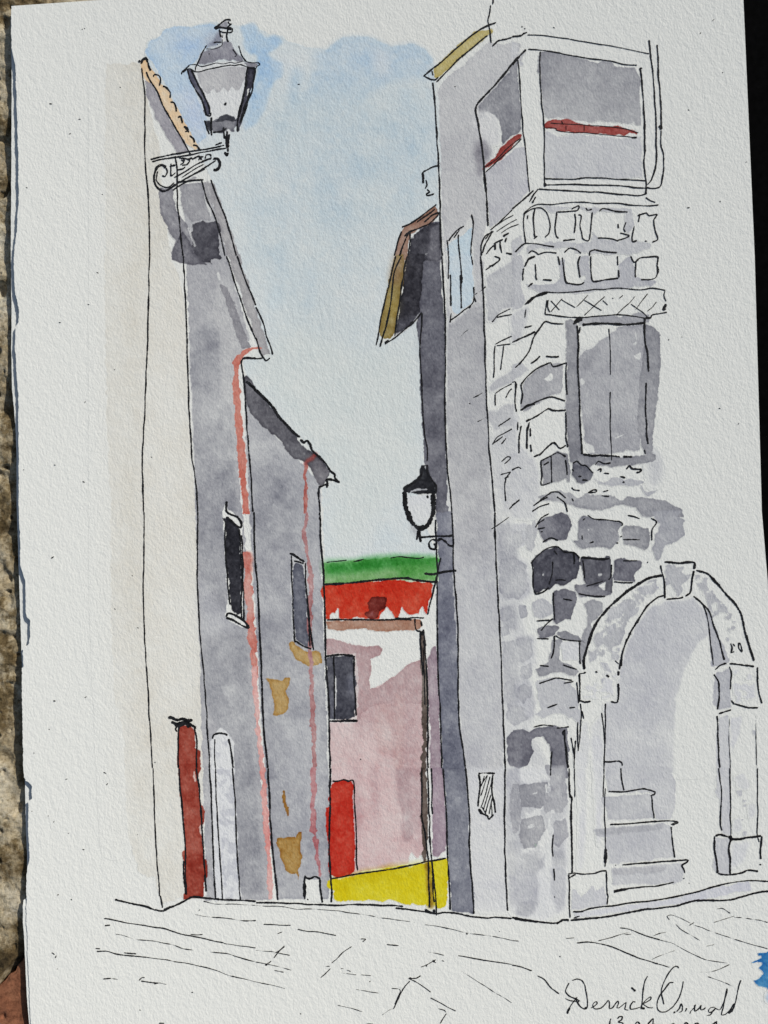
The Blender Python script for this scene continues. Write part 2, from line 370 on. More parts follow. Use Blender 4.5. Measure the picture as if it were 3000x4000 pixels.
wash(PH, '13', (199, 179, 178), "490 0 1085 0 1085 560 1040 580 1030 570 1005 545 990 600 960 625 660 672 640 705 492 715", edge=.2, var=.3)
wash(PH, '12', (172, 148, 149), "455 830 500 820 560 840 640 860 720 875 800 865 822 890 800 930 748 948 742 1050 735 1152 790 1140 830 1100 900 1060 980 1000 1065 955 1080 1050 1085 1250 900 1230 760 1260 690 1300 650 1370 640 930 455 925", var=.2, edge=.3)
wash(PH, '12', (178, 155, 156), "640 1300 800 1200 1060 1150 1085 1659 900 1659 880 1400 780 1350 700 1450 660 1500", soft=30, alpha=.7, var=.4)
wash(PH, '13', (170, 149, 151), "905 0 1080 0 1080 380 1050 390 1000 460 960 475 945 450 950 300 920 200", soft=5, alpha=.8, var=.4)
wash(PH, '13', (186, 163, 164), "620 -20 660 -20 690 300 670 520 640 400|740 -20 800 -20 800 260 770 420 745 200|1000 -20 1070 -20 1075 500 1040 560 1010 300", soft=8, alpha=.6, var=.5)
wash(PH, '12', (188, 164, 162), "780 1250 880 1240 890 1560 800 1570 770 1400|900 1180 960 1160 950 1659 890 1659", soft=5, alpha=.6, var=.5)
wash(PH, '12', (208, 192, 190), "690 1450 760 1440 770 1640 690 1659", soft=16, alpha=.5)
wash(PH, '12', (154, 140, 148), "1110 955 1140 890 1170 870 1178 1000 1190 1400 1208 1690 1128 1690 1118 1420 1135 1415 1118 1340", var=.2)
wash(PH, '13', (152, 136, 147), "1135 0 1215 0 1235 450 1228 470 1230 530 1200 545 1185 580 1145 575", var=.25)
HW = 'painted_house_window'
wash(HW, '12', None, "450 920 650 915 665 1150 655 1365 465 1370 460 1200", edge=0, alpha=.6)
wash(HW, '12', (70, 70, 82), "452 940 632 930 637 1050 648 1150 640 1320 600 1345 480 1345 468 1200 455 1050", var=.3)
wash(HW, '12', (112, 114, 130), "470 1200 500 1150 505 1345 480 1345|590 1080 630 1040 640 1150 600 1200", soft=8, alpha=.7)
wash(HW, '12', (205, 206, 206), "510 1060 519 1060 522 1160 517 1280 511 1280", edge=0, rough=1)
ink(HW, '12', 13, "450 935 500 932 560 925 630 930|470 1355 560 1352 660 1352")
ink(HW, '12', 9, "635 930 635 1080 645 1200 648 1320|503 930 508 1150 510 1345")
RD = 'painted_red_door'
wash(RD, '13', (178, 56, 42), "490 95 520 85 570 75 620 85 632 120 628 220 640 450 645 640 640 668 612 690 580 708 530 705 490 697 468 665 472 500 452 400 458 260 475 250 478 130", var=.2, edge=.3)
ink(RD, '13', 9, "495 85 530 85 570 75 600 85 632 88 640 250 650 450 650 600 658 665")
YW = 'painted_yellow_wall'
wash(YW, '13', (200, 188, 34), "462 735 500 720 700 685 900 642 930 630 1000 640 1150 595 1195 580 1240 590 1258 650 1235 740 1245 800 1225 900 1195 905 1150 888 1000 885 930 865 800 858 520 860 500 820 505 795 470 770", var=.2, edge=.25, rough=3)
wash(YW, '13', (188, 174, 22), "500 725 700 690 900 650 1080 620 1080 680 900 720 700 760 560 780", soft=14, alpha=.6, var=.5)
ink(YW, '13', 10, "485 720 600 695 700 680 900 650 1100 610 1180 592 1230 580")
PO = 'painted_drainpipe'
brush(PO, '12', (104, 90, 82), "1072 772 1080 850 1086 950 1092 1070 1094 1200 1092 1400 1090 1550 1086 1690", (20, 30, 44, 42, 34, 30, 30), var=.3, edge=.2)
brush(PO, '13', (106, 90, 82), "1088 0 1092 120 1090 300 1096 450 1097 600", (34, 36, 44, 30, 22), var=.3)
brush(PO, '13', (138, 112, 44), "1105 605 1115 700 1125 800 1135 905", (26, 34, 36), soft=6, alpha=.9)
wash(PO, '12', None, "1118 1310 1126 1400 1138 1410 1130 1430 1128 1659 1118 1659", edge=0, alpha=.8)
wash(PO, '13', None, "1122 0 1136 0 1138 300 1146 560 1122 560 1114 350", edge=0, alpha=.8)
ink(PO, '12', 9, "1085 760 1090 800 1105 1000 1110 1250 1115 1500 1115 1659|1070 770 1065 850 1080 1000 1080 1060|1030 690 1035 750 1050 770 1065 768|1065 705 1075 740")
ink(PO, '12', 14, "1075 770 1080 800|1090 830 1098 870")
ink(PO, '12', 6, "1085 880 1090 1050 1095 1250")
ink(PO, '13', 9, "1110 0 1120 200 1125 400 1140 600 1160 800 1172 955|1075 0 1075 310 1100 430 1115 600 1120 750 1125 905|1140 600 1150 800 1155 870|1140 0 1140 300")
# ---- shaded gable house against the tower
SH = 'painted_shaded_house'
wash(SH, '11', (96, 95, 107), "1060 -220 1190 -220 1193 0 1210 300 1222 430 1224 900 1235 1300 1245 1700 1165 1700 1160 1480 1120 1430 1088 1340 1078 1100 1063 900 1062 600 1042 440 1060 300", var=.22, edge=.3)
wash(SH, '11', (112, 112, 124), "1075 430 1215 430 1220 650 1100 680", soft=22, alpha=.6)
wash(SH, '12', (114, 116, 132), "1168 0 1275 0 1280 350 1300 600 1310 900 1310 1300 1340 1500 1358 1700 1212 1700 1195 1400 1182 1000 1172 600 1182 300", var=.25, edge=.3)
wash(SH, '13', (115, 117, 132), "1217 0 1358 0 1378 250 1388 600 1415 780 1412 942 1270 925 1252 700 1237 400", var=.25, edge=.3)
ink(SH, '11', 8, "1075 370 1070 500 1062 600 1075 830 1080 1000 1090 1150 1110 1250 1108 1330")
ink(SH, '12', 9, "1162 50 1170 250 1175 450 1175 700 1180 1000 1195 1300 1205 1659")
ink(SH, '13', 9, "1215 0 1235 350 1245 600 1262 920")
GR = 'painted_gable_roof'
wash(GR, '10', (58, 56, 66), "1000 1540 1050 1500 1120 1450 1175 1435 1195 1500 1198 1690 985 1690", var=.2)
wash(GR, '10', (104, 102, 112), "1120 1470 1178 1440 1195 1520 1197 1690 1110 1690", soft=4, alpha=.9, var=.2)
wash(GR, '11', (56, 54, 63), "972 -10 1090 -10 1085 80 1062 360 1020 430 1000 450 960 480 905 503 920 400 945 250 962 100", var=.2)
wash(GR, '11', (92, 91, 102), "915 420 1000 400 1055 370 1010 440 960 478 905 502", soft=5, alpha=.8)
wash(GR, '10', (150, 121, 106), "945 1500 970 1465 1000 1450 1100 1380 1160 1335 1185 1380 1150 1440 1060 1480 1000 1520 990 1580 982 1690 900 1690 920 1560", var=.25)
wash(GR, '11', (140, 124, 76), "900 -10 965 -10 965 100 940 250 915 400 895 490 872 530 830 537 795 510 800 420 830 300 860 170", var=.25, edge=.5)
wash(GR, '11', (136, 112, 88), "900 -10 965 -10 955 100 930 200 870 160", soft=14, alpha=.8)
wash(GR, '11', (158, 138, 72), "850 300 930 280 915 360 890 420 860 400", soft=14, alpha=.6)
wash(GR, '10', None, "1005 1520 1025 1515 1025 1535 1010 1548|1098 1650 1108 1640 1110 1659", edge=0, alpha=.8)
ink(GR, '10', 9, "945 1472 1000 1450 1080 1395 1170 1325|945 1500 920 1570 900 1659|960 1530 1000 1500 1060 1480 1120 1450 1175 1400 1180 1380 1140 1395 1090 1440|1000 1510 1000 1560 985 1659|990 1505 960 1580 930 1659|1040 1440 1100 1400 1160 1355")
ink(GR, '11', 9, "905 0 870 150 835 300 800 450 780 580|945 0 900 100 870 330 835 480 802 590|980 0 960 100 940 250 915 400 900 520|835 570 900 530 970 470 1010 440 1075 365")
ink(GR, '11', 16, "1005 440 1020 425|835 565 860 545")
CH = 'painted_chimney'
ink(CH, '10', 11, "1082 1115 1110 1100 1150 1080 1190 1075|1082 1115 1085 1190")
ink(CH, '10', 8, "1100 1165 1108 1200 1095 1225|1110 1225 1125 1245 1105 1255 1110 1270 1135 1265 1155 1258")
# ---- tower house front
TH = 'painted_tower_house'
wash(TH, 'F', (188, 188, 190), "946 190 968 165 1000 142 1050 95 1060 92 1090 98 1113 92 1124 98 1118 118 1138 110 1115 150 1070 195 1032 235 1030 260 1043 300 1042 380 1052 470 1040 540 1047 640 1052 900 1060 1100 1075 1300 1085 1500 1088 1700 1094 1945 1025 1945 1018 1800 1000 1620 990 1450 980 1300 976 1100 968 900 966 600 956 470 950 300", var=.2, edge=.25)
wash(TH, '11', (170, 170, 175), "1240 450 1300 430 1390 340 1470 320 1480 450 1500 1050 1515 1300 1470 1480 1400 1420 1330 1560 1262 1540 1250 1400 1232 1000 1245 700", soft=3, alpha=.9, var=.25, edge=.25)
wash(TH, '12', (184, 185, 190), "1290 50 1550 50 1570 700 1590 1150 1600 1500 1480 1659 1360 1659 1330 1400 1320 900 1300 500", soft=20, alpha=.8, var=.5)
wash(TH, '11', (177, 177, 181), "1262 1450 1520 1350 1550 1659 1560 1900 1400 2000 1300 1950 1275 1700", soft=34, alpha=.7, var=.5)
wash(TH, '13', (201, 202, 205), "1370 0 1610 0 1612 400 1625 930 1420 920 1400 700 1385 400", soft=8, alpha=.9, var=.4)
ink(TH, '10', 9, "1145 535 1160 680 1170 850 1180 1050 1190 1250 1195 1450 1205 1659")
ink(TH, '11', 9, "1205 0 1215 200 1225 400 1228 700 1225 1000 1235 1300 1255 1500 1268 1659|1455 0 1470 200 1480 450 1490 800 1500 1050 1520 1350 1550 1659")
ink(TH, '12', 9, "1268 0 1275 150 1280 350 1300 600 1310 850 1310 1200 1320 1400 1345 1560 1358 1659|1548 0 1555 300 1570 600 1585 900 1600 1250 1615 1659")
ink(TH, '13', 9, "1360 0 1380 250 1385 550 1400 750 1412 945|1615 0 1612 300 1615 600 1625 800 1630 925")
ink(TH, '10', 8, "1540 -6 1535 30|1520 35 1515 80 1505 130 1515 180 1525 280|1540 1500 1490 1530 1460 1590 1460 1659|1465 1640 1490 1580 1530 1500 1490 1550")
ink(TH, '10', 10, "1530 300 1570 265 1610 255 1659 245")
ink(TH, '11', 6, "1420 250 1490 200|1325 520 1375 475|1405 920 1470 885|1380 955 1390 958|1435 1075 1500 1040", True)
ink(TH, '12', 5, "1525 110 1640 35")
RE = 'painted_ochre_roof_edge'
wash(RE, '10', (180, 168, 114), "1150 445 1220 372 1340 270 1420 205 1445 198 1530 185 1532 210 1485 240 1480 255 1400 310 1300 405 1190 492 1160 500 1155 480", edge=.45, var=.2)
ink(RE, '10', 9, "1085 495 1150 440 1240 370 1350 270 1450 195 1520 160 1555 145|1170 532 1220 480 1330 370 1430 290 1500 230|1090 495 1130 515 1160 518 1180 500|1140 460 1150 490|1085 497 1105 480")
BW = 'painted_blue_window'
wash(BW, '10', None, "1235 1570 1330 1490 1402 1400 1410 1690 1235 1690", edge=0, alpha=.6)
wash(BW, '11', None, "1235 -10 1405 -10 1425 300 1280 425 1255 430 1245 200", edge=0, alpha=.6)
wash(BW, '10', (190, 205, 226), "1250 1580 1290 1550 1340 1530 1395 1470 1395 1690 1252 1690 1252 1640 1232 1620", edge=.3)
wash(BW, '11', (192, 205, 224), "1252 -10 1395 -10 1405 120 1410 230 1400 305 1340 345 1300 375 1280 360 1258 320", edge=.3, var=.25)
ink(BW, '10', 8, "1245 1560 1300 1500 1350 1465|1280 1540 1320 1490|1395 1390 1408 1450 1400 1560 1390 1659|1240 1555 1250 1659|1310 1520 1322 1659")
ink(BW, '11', 8, "1250 0 1248 150|1260 120 1262 325|1320 0 1330 130 1328 200 1330 340|1395 0 1405 60|1410 200 1408 300 1340 360 1265 415 1258 430 1265 370|1415 270 1425 300|1380 340 1395 325")
ink(BW, '11', 16, "1328 120 1330 180")
# ---- glazed bay
BY = 'painted_glazed_bay'
wash(BY, '10', (142, 142, 151), "1440 690 1500 625 1560 560 1670 440 1670 870 1630 900 1600 935 1590 830 1560 745 1500 728 1445 778", var=.25)
wash(BY, '10', (205, 205, 205), "1395 780 1430 720 1500 725 1560 750 1580 850 1570 930 1470 940 1440 850 1410 830", soft=4, alpha=.9, edge=0)
wash(BY, '10', (188, 188, 193), "1488 1120 1560 1060 1670 985 1670 1350 1590 1420 1520 1475 1505 1330", var=.2)
wash(BY, '20', (150, 150, 158), "-10 420 35 398 45 560 60 700 55 840 30 870 -10 880", var=.2)
wash(BY, '20', (190, 190, 195), "-10 990 40 955 85 950 100 1080 106 1240 60 1290 -10 1345", var=.2)
wash(BY, '10', (150, 147, 156), "1430 920 1470 900 1500 940 1530 1000 1480 1060 1460 1150 1440 1140 1410 1000", soft=9, alpha=.8, var=.5)
wash(BY, '20', (152, 152, 160), "190 335 250 330 300 350 400 362 480 388 500 405 560 412 575 395 650 397 668 425 690 435 790 435 805 470 830 495 835 800 800 812 790 790 760 808 700 790 600 795 560 780 500 800 450 790 400 780 250 770 215 750 195 650 190 480 165 460 165 380", var=.2, edge=.3, fade=('y', 1000 * 0 + 240, 480, .68))
wash(BY, '20', (190, 191, 195), "212 850 260 860 300 890 400 870 500 880 700 895 830 880 845 1150 700 1158 400 1156 215 1150", var=.2, edge=.2)
wash(BY, '20', (196, 197, 200), "0 265 40 285 45 330 0 390|45 395 70 400 72 430 50 430", edge=.3)
ink(BY, '10', 11, "1659 420 1560 540 1430 685 1440 800 1465 950 1480 1120 1500 1350 1505 1465")
ink(BY, '10', 9, "1520 1490 1580 1440 1659 1360")
ink(BY, '20', 13, "0 420 40 370 90 320")
ink(BY, '20', 9, "0 240 60 232 75 220 100 212|890 258 895 340 910 440 920 560 930 750 935 960 930 1080 905 1160 878 1195|938 290 948 400 955 550 965 700 970 840|830 438 840 520 855 700 862 880 855 1050 870 1180 870 1255|0 1355 80 1290 140 1235|170 1225 140 1265 115 1310|155 1275 130 1315")
ink(BY, '20', 7, "105 320 180 325 300 345 500 380 640 395 720 415 810 422|40 390 50 550 65 750 85 950 100 1100 112 1245|185 335 180 500 195 680 210 850 208 1050 215 1210|205 1155 350 1162 550 1152 700 1162 870 1172|215 1198 400 1195 600 1200 750 1210 870 1220|172 1225 350 1235 550 1245 720 1262 820 1268 875 1255|75 1385 120 1345 170 1325 250 1325 400 1312 550 1318 700 1318 800 1330 900 1332 950 1328|865 1280 930 1312|968 845 965 940 982 1010 978 1120 962 1205 905 1222 870 1218")
ink(BY, '20', 5, "100 225 200 228 350 250 550 285 750 320 890 348")
ink(BY, '20', 16, "213 1185 217 1210|960 810 970 840|835 438 838 450")
RB = 'painted_red_rail'
wash(RB, '20', None, "205 790 300 760 400 775 480 790 520 800 570 815 620 790 660 815 740 800 830 850 820 890 700 900 560 875 400 862 300 880 205 835", edge=0, alpha=.8)
wash(RB, '20', (148, 72, 67), "205 800 250 780 350 772 400 785 480 815 600 820 710 822 800 850 810 862 770 868 740 877 640 872 500 865 350 852 290 850 270 835 210 825", edge=.4, var=.2)
ink(RB, '20', 4, "250 800 400 805 600 820 720 830 820 862|210 828 280 835 300 850 500 865 690 880 810 895|320 785 330 810|350 815 350 845|465 815 470 850")
ink(RB, '20', 10, "775 895 810 895")
RB2 = 'painted_short_red_rail'
wash(RB2, '10', (152, 82, 77), "1460 1095 1520 1040 1600 950 1659 893 1699 870 1726 880 1700 910 1659 950 1590 1030 1500 1088", edge=.3)
ink(RB2, '10', 6, "1475 1090 1560 1030 1659 935 1715 895|1490 1115 1560 1050 1659 960 1720 900")
# ---- rubble stone wall
SW = 'painted_stone_wall'
M = (187, 188, 192)
wash(SW, '20', M, "150 1335 550 1345 770 1350 790 1460 760 1510 730 1500 740 1380 560 1365 530 1390 510 1370 480 1360 430 1340 300 1365 260 1380 220 1350 150 1350|520 1500 560 1545 690 1565 760 1520 775 1560 900 1580 880 1610 780 1650 420 1640 420 1580 510 1570|100 1590 300 1565 420 1575 400 1610 300 1610 180 1600 100 1640|0 1560 60 1520 85 1590 20 1680 0 1680", edge=.3)
wash(SW, '21', (178, 179, 186), "100 180 150 190 280 180 310 150 305 40 340 20 345 170 440 188 470 160 470 120 440 130 430 60 440 0 500 0 510 130 520 165 680 150 695 60 760 0 780 40 800 140 940 160 900 195 780 205 600 222 400 240 200 238 110 210", edge=.35)
wash(SW, '21', (186, 187, 191), "0 0 60 0 75 60 60 200 90 300 60 330 0 360|0 700 60 690 110 740 20 800 0 810", edge=.2)
wash(SW, '21', (196, 197, 200), "0 1000 40 1040 20 1200 90 1280 150 1330 180 1480 150 1700 0 1700", soft=6, alpha=.85, var=.5)
wash(SW, '11', (182, 183, 187), "1500 130 1600 70 1670 20 1670 330 1590 350 1540 430 1500 420 1490 250|1505 850 1600 775 1670 740 1670 810 1560 860 1520 880|1500 1000 1560 1010 1610 960 1670 950 1670 1100 1580 1110 1540 1140 1510 1060", soft=2, edge=.3, var=.4)
wash(SW, '11', (190, 191, 194), "1515 1180 1600 1120 1670 1090 1670 1659 1600 1659 1560 1500 1525 1350", soft=12, alpha=.8, var=.8)
wash(SW, '21', (190, 191, 195), "0 380 60 350 110 330 90 420 60 540 0 560|-20 1280 60 1290 130 1330 170 1480 150 1560 60 1500 -10 1480", soft=4, alpha=.8, var=.6)
wash(SW, '21', (164, 164, 170), "75 820 150 740 200 705 260 700 300 690 335 700 325 740 330 800 320 890 250 900 150 970 90 1005 60 980 70 900", edge=.4)
wash(SW, '21', None, "200 795 230 780 250 755 265 775 262 800 235 812", edge=0, rough=1)
wash(SW, '21', (150, 150, 157), "190 1330 300 1265 355 1280 380 1400 385 1470 360 1470 345 1440 300 1460 200 1480 190 1400", edge=.4)
wash(SW, '21', (178, 179, 185), "530 1440 600 1470 640 1435 700 1440 850 1460 860 1470 800 1490 640 1490 560 1475|830 1480 870 1530 920 1520 945 1512 930 1535 890 1560 870 1562 835 1520", edge=.4)
wash(SW, '21', (186, 187, 192), "890 1240 940 1270 970 1350 960 1480 900 1500 880 1400", soft=12, alpha=.85, var=.4)
wash(SW, '21', (152, 152, 160), "170 1560 300 1520 380 1530 420 1570 470 1540 560 1545 660 1560 700 1590 760 1555 800 1560 900 1570 1000 1590 1100 1640 1115 1690 850 1690 800 1630 700 1610 580 1650 470 1640 400 1610 300 1590 200 1590", edge=.3, var=.3)
wash(SW, '22', (165, 166, 174), "905 -10 1110 -10 1070 40 1130 50 1100 80 1120 150 1050 200 990 220 970 290 930 315 905 230 930 200 930 150 960 80 930 40", edge=.35)
wash(SW, '22', (114, 113, 124), "170 60 250 20 330 0 380 50 388 90 350 180 300 183 260 172 210 198 180 150 165 110", edge=.35, var=.3)
wash(SW, '22', (140, 140, 150), "430 50 460 22 560 50 700 60 718 80 690 110 690 190 640 240 540 225 460 240 400 210 388 185 430 180", edge=.35, var=.25)
wash(SW, '22', (146, 146, 154), "715 110 740 85 800 90 890 105 897 150 885 230 860 248 800 230 720 205", edge=.35)
wash(SW, '22', (76, 75, 87), "120 325 170 270 280 222 320 250 400 260 440 300 435 360 418 430 330 470 275 468 240 505 210 500 150 533 130 480 140 360", edge=.35, var=.3)
wash(SW, '22', (88, 87, 98), "445 295 500 290 600 300 610 280 640 285 645 340 655 440 640 540 600 520 610 460 560 480 480 470 465 430 440 330", edge=.35, var=.25)
wash(SW, '22', (114, 113, 124), "660 320 700 295 780 310 845 318 840 360 795 400 790 452 660 450 655 400", edge=.35, var=.25)
wash(SW, '22', (110, 109, 120), "270 510 330 495 415 515 420 560 408 620 380 695 320 710 290 730 270 700", edge=.35)
wash(SW, '22', (122, 121, 131), "400 470 470 460 560 485 650 535 560 550 430 543 405 500|160 755 230 735 310 745 280 800 180 822", edge=.35)
wash(SW, '22', (182, 183, 188), "130 585 200 560 260 590 270 650 200 692 140 670", edge=.35)
wash(SW, '22', (152, 152, 160), "460 590 520 560 590 590 580 640 560 690 510 720 520 770 490 900 450 985 430 900 470 750 490 660 470 620|260 830 322 825 312 900 310 960 380 990 430 1030 400 1060 300 1035 180 1065 150 1020 240 970", edge=.35)
wash(SW, '22', (132, 132, 142), "285 780 350 768 430 810 480 845 450 850 320 820", edge=.35)
wash(SW, '22', (202, 203, 206), "320 840 430 850 435 960 330 955", edge=.2)
wash(SW, '22', (188, 189, 193), "180 1150 300 1090 380 1105 390 1140 425 1200 400 1280 440 1270 445 1380 400 1340 370 1320 280 1300 200 1335 150 1310 200 1275 170 1220", edge=.3)
wash(SW, '22', (212, 214, 211), "215 1250 260 1190 300 1170 320 1210 300 1240 230 1265", edge=0)
wash(SW, '12', (190, 191, 195), "1560 60 1659 40 1700 300 1750 900 1780 1400 1900 1659 1625 1659 1600 1200 1575 600", soft=10, alpha=.5, var=.5)
wash(SW, '22', (178, 179, 185), "-30 300 60 320 110 420 120 520 60 560 -20 540|-20 1050 100 1080 140 1200 140 1320 40 1350 -10 1300|20 820 120 800 145 930 70 990", soft=5, alpha=.8, var=.5)
wash(SW, '22', (192, 193, 198), "0 80 80 75 130 130 120 200 50 230 0 200", soft=2, edge=.2)
wash(SW, '22', (190, 191, 197), "-40 320 90 310 120 540 60 565 -30 550|60 830 140 800 150 1000 80 1020|0 1080 120 1100 140 1330 40 1350 0 1300", soft=9, alpha=.8)
wash(SW, '12', (172, 173, 180), "1560 90 1640 75 1700 200 1659 560 1600 560 1575 320|1590 620 1680 600 1690 760 1610 760|1600 860 1700 840 1690 1250 1620 1230", soft=7, alpha=.8, var=.5)
wash(SW, 'F', (118, 117, 128), "1094 1590 1110 1578 1130 1572 1142 1582 1165 1572 1195 1568 1225 1572 1228 1620 1226 1682 1205 1684 1192 1650 1188 1612 1172 1592 1156 1592 1146 1604 1152 1622 1140 1650 1118 1662 1100 1655 1094 1620", var=.25, edge=.3)
wash(SW, 'Q', (176, 177, 183), "495 90 515 78 535 110 530 150 510 165 495 140|565 85 600 80 605 130 580 155 560 130|615 60 655 30 660 120 640 170 610 160|500 210 560 195 620 230 625 320 590 370 530 380 495 340|500 420 540 405 560 440 530 475 500 460|575 410 610 400 625 440 590 460|500 490 535 490 540 530 505 540|515 560 560 550 570 640 540 700 515 680|580 545 640 550 640 620 600 660 575 610|585 670 630 650 640 700 620 720 590 715|520 740 560 720 570 790 530 800|580 750 640 740 640 800 600 830 570 790|530 830 600 840 620 900 560 920 530 890", edge=.35, var=.4, rough=3.5)
wash(SW, 'Q', (186, 187, 191), "660 730 720 715 800 740 840 780 835 860 800 890 760 850 700 850 665 800", edge=.3, var=.4)
wash(SW, '23', (206, 207, 209), "0 0 340 0 370 600 340 920 200 990 0 950", soft=8, alpha=.8, var=.5, edge=0)
wash(SW, '23', (180, 181, 187), "0 60 120 120 260 60 340 0 355 300 330 560 220 560 160 700 170 900 40 960 0 900", soft=5, alpha=.75, var=.5, dry=-.9)
wash(SW, '13', (178, 179, 186), "1640 0 1700 0 1720 700 1690 900 1650 880 1630 500", soft=6, var=.5, alpha=.8)
wash(SW, '23', (150, 150, 159), "40 110 230 85 225 160 262 205 200 240 180 270 60 250|60 330 200 305 212 400 160 510 80 520 42 430", var=.25)
wash(SW, '23', (164, 164, 172), "240 40 340 0 360 220 320 262 285 190 255 160|275 340 350 330 360 450 300 520 262 480", var=.3)
wash(SW, '23', (184, 185, 191), "10 700 150 680 172 760 130 880 20 880|250 650 340 640 345 900 295 945 255 800|-40 60 20 60 10 420 -20 420", soft=6, var=.5)
wash(SW, '13', (184, 185, 191), "1625 0 1680 0 1680 900 1640 900 1620 500", soft=10, var=.6, alpha=.8)
wash(SW, '23', (160, 160, 168), "0 110 40 100 62 250 50 400 10 430 -20 260|200 170 250 150 330 80 352 240 300 300 262 262 220 300 205 240|210 -20 340 -20 345 90 250 70 220 40", var=.5, edge=.3, alpha=.85)
wash(SW, '23', (172, 173, 180), "60 560 180 540 210 640 150 690 60 660|30 880 140 870 150 940 100 960 40 940|255 540 345 540 345 640 270 640|-30 480 20 470 30 700 -20 720", soft=4, var=.7, alpha=.85)
wash(SW, '23', (210, 212, 210), "215 110 225 100 232 150 215 165|130 160 165 158 162 170 132 172|100 370 140 360 145 380 105 392|255 300 240 420 262 560 235 700 215 620 225 420 235 330", edge=0, rough=1.5, alpha=.8)
wash(SW, '23', (120, 160, 130), "140 480 175 500 180 535 150 530", soft=5, dry=.1, alpha=.6)
K = SW
ink(K, '20', 8, "80 1390 75 1450 88 1550 90 1580|75 1390 130 1355 190 1350 230 1385 248 1450 240 1510 220 1530 215 1540|165 1530 140 1545|150 1350 140 1420 145 1520 155 1540|100 1395 105 1420|290 1370 285 1420 278 1480 285 1530 300 1548|295 1375 340 1372 420 1362 430 1335 385 1352|405 1385 412 1430 405 1510|330 1560 410 1550|430 1390 450 1400 440 1460 450 1520 460 1550 500 1555 515 1450 520 1375|480 1345 490 1362 520 1358|565 1368 590 1352 650 1365 750 1375|555 1542 640 1548 690 1560|740 1440 725 1480 735 1505|690 1450 690 1480|700 1510 760 1530 680 1565|790 1465 780 1560 810 1560|830 1385 820 1440|815 1400 870 1378 890 1395 940 1390 920 1430 930 1500 945 1550 910 1570|860 1562 875 1562|20 1635 80 1580 180 1585 275 1600|105 1640 130 1625 160 1640 170 1650 220 1635 290 1640|340 1635 375 1608 420 1620 450 1640|500 1659 505 1630 540 1620 590 1632 680 1640")
ink(K, '21', 9, "80 70 110 20 150 0|75 80 70 160|150 50 155 130 165 155|200 155 260 155|300 0 310 60|325 10 345 160 380 180 440 185 470 170|440 0 430 50 440 140|510 0 510 80 515 140 530 165 600 155 690 145|690 90 690 140|685 0 685 60|770 0 785 40 800 45 795 100 800 140|800 40 830 10 900 5 945 8 940 60 945 100 930 140 895 152 835 152|105 200 120 185 135 175")
ink(K, '10', 9, "1490 1645 1545 1590|1540 1580 1600 1550|1550 1570 1550 1620|1580 1560 1590 1640|1600 1530 1640 1510|1620 1540 1615 1570|1659 1650 1620 1640")
ink(K, '10', 5, "1540 1470 1600 1430 1670 1395|1560 1500 1620 1460 1690 1420|1590 1510 1640 1480 1700 1450")
ink(K, '11', 7, "1490 90 1580 30|1510 65 1540 62|1545 0 1580 20 1530 70|1530 430 1570 380 1650 340|1560 400 1659 380|1550 570 1600 545 1659 520|1550 580 1545 700 1540 790|1560 580 1650 570|1605 580 1585 740|1550 890 1600 860 1659 830|1550 895 1548 970|1620 920 1640 880 1659 860|1570 1105 1650 1050|1530 1220 1570 1170 1659 1120|1540 1215 1600 1170|1590 1220 1620 1180|1590 1330 1630 1300 1650 1310 1610 1345|1585 1420 1650 1400 1620 1440 1610 1500 1615 1590|1610 1440 1640 1430|1640 1640 1659 1620")
ink(K, '21', 9, "0 560 45 540 150 490|80 465 130 450|145 515 180 470 215 425 260 435 335 440|185 470 140 530 110 620 60 690 20 725|125 700 185 650|220 650 260 655 305 650|60 830 100 780 150 740 200 710 250 690 270 715 355 690|60 830 65 900 60 960|60 1000 100 965 150 960|55 1000 130 960 200 930 260 915 345 940|355 690 350 780 355 900|90 1070 150 1040 230 990 270 1000 350 1000|110 1075 100 1160 95 1250|0 820 25 825 20 950 30 1010|40 1075 35 1130|60 1100 45 1180 45 1280|120 1115 120 1170|350 1010 350 1150 360 1240|175 1290 265 1210 310 1245 350 1225|140 1300 190 1280|185 1330 260 1290 300 1275 350 1300|185 1330 195 1400 190 1480 250 1468|255 1295 255 1470|345 1320 360 1420|205 1355 240 1335|120 1220 125 1270|540 1355 560 1330 600 1345 640 1340|555 1390 575 1380 575 1400|595 1405 630 1408|740 1380 760 1360 780 1380 835 1385 825 1400 805 1402|700 1428 735 1435|715 1465 730 1465|385 1500 400 1515 440 1520|490 1535 530 1515 550 1520 540 1530 495 1535|590 1525 625 1522|580 1555 630 1558|390 1570 398 1590|140 1620 200 1570 255 1530|180 1590 230 1560|250 1530 300 1530 350 1570|290 1560 340 1600 360 1659|130 1655 180 1625 240 1600|0 1390 40 1370 60 1380|0 1620 50 1580")
wash(SW, '21', (108, 108, 119), "392 1345 420 1320 450 1350 500 1370 525 1400 510 1450 450 1480 410 1470 390 1400", edge=.35, var=.3)
ink(K, '21', 9, "395 1345 420 1330 450 1355 480 1360 525 1405|390 1380 400 1395|430 1425 450 1430|455 1450 490 1455")
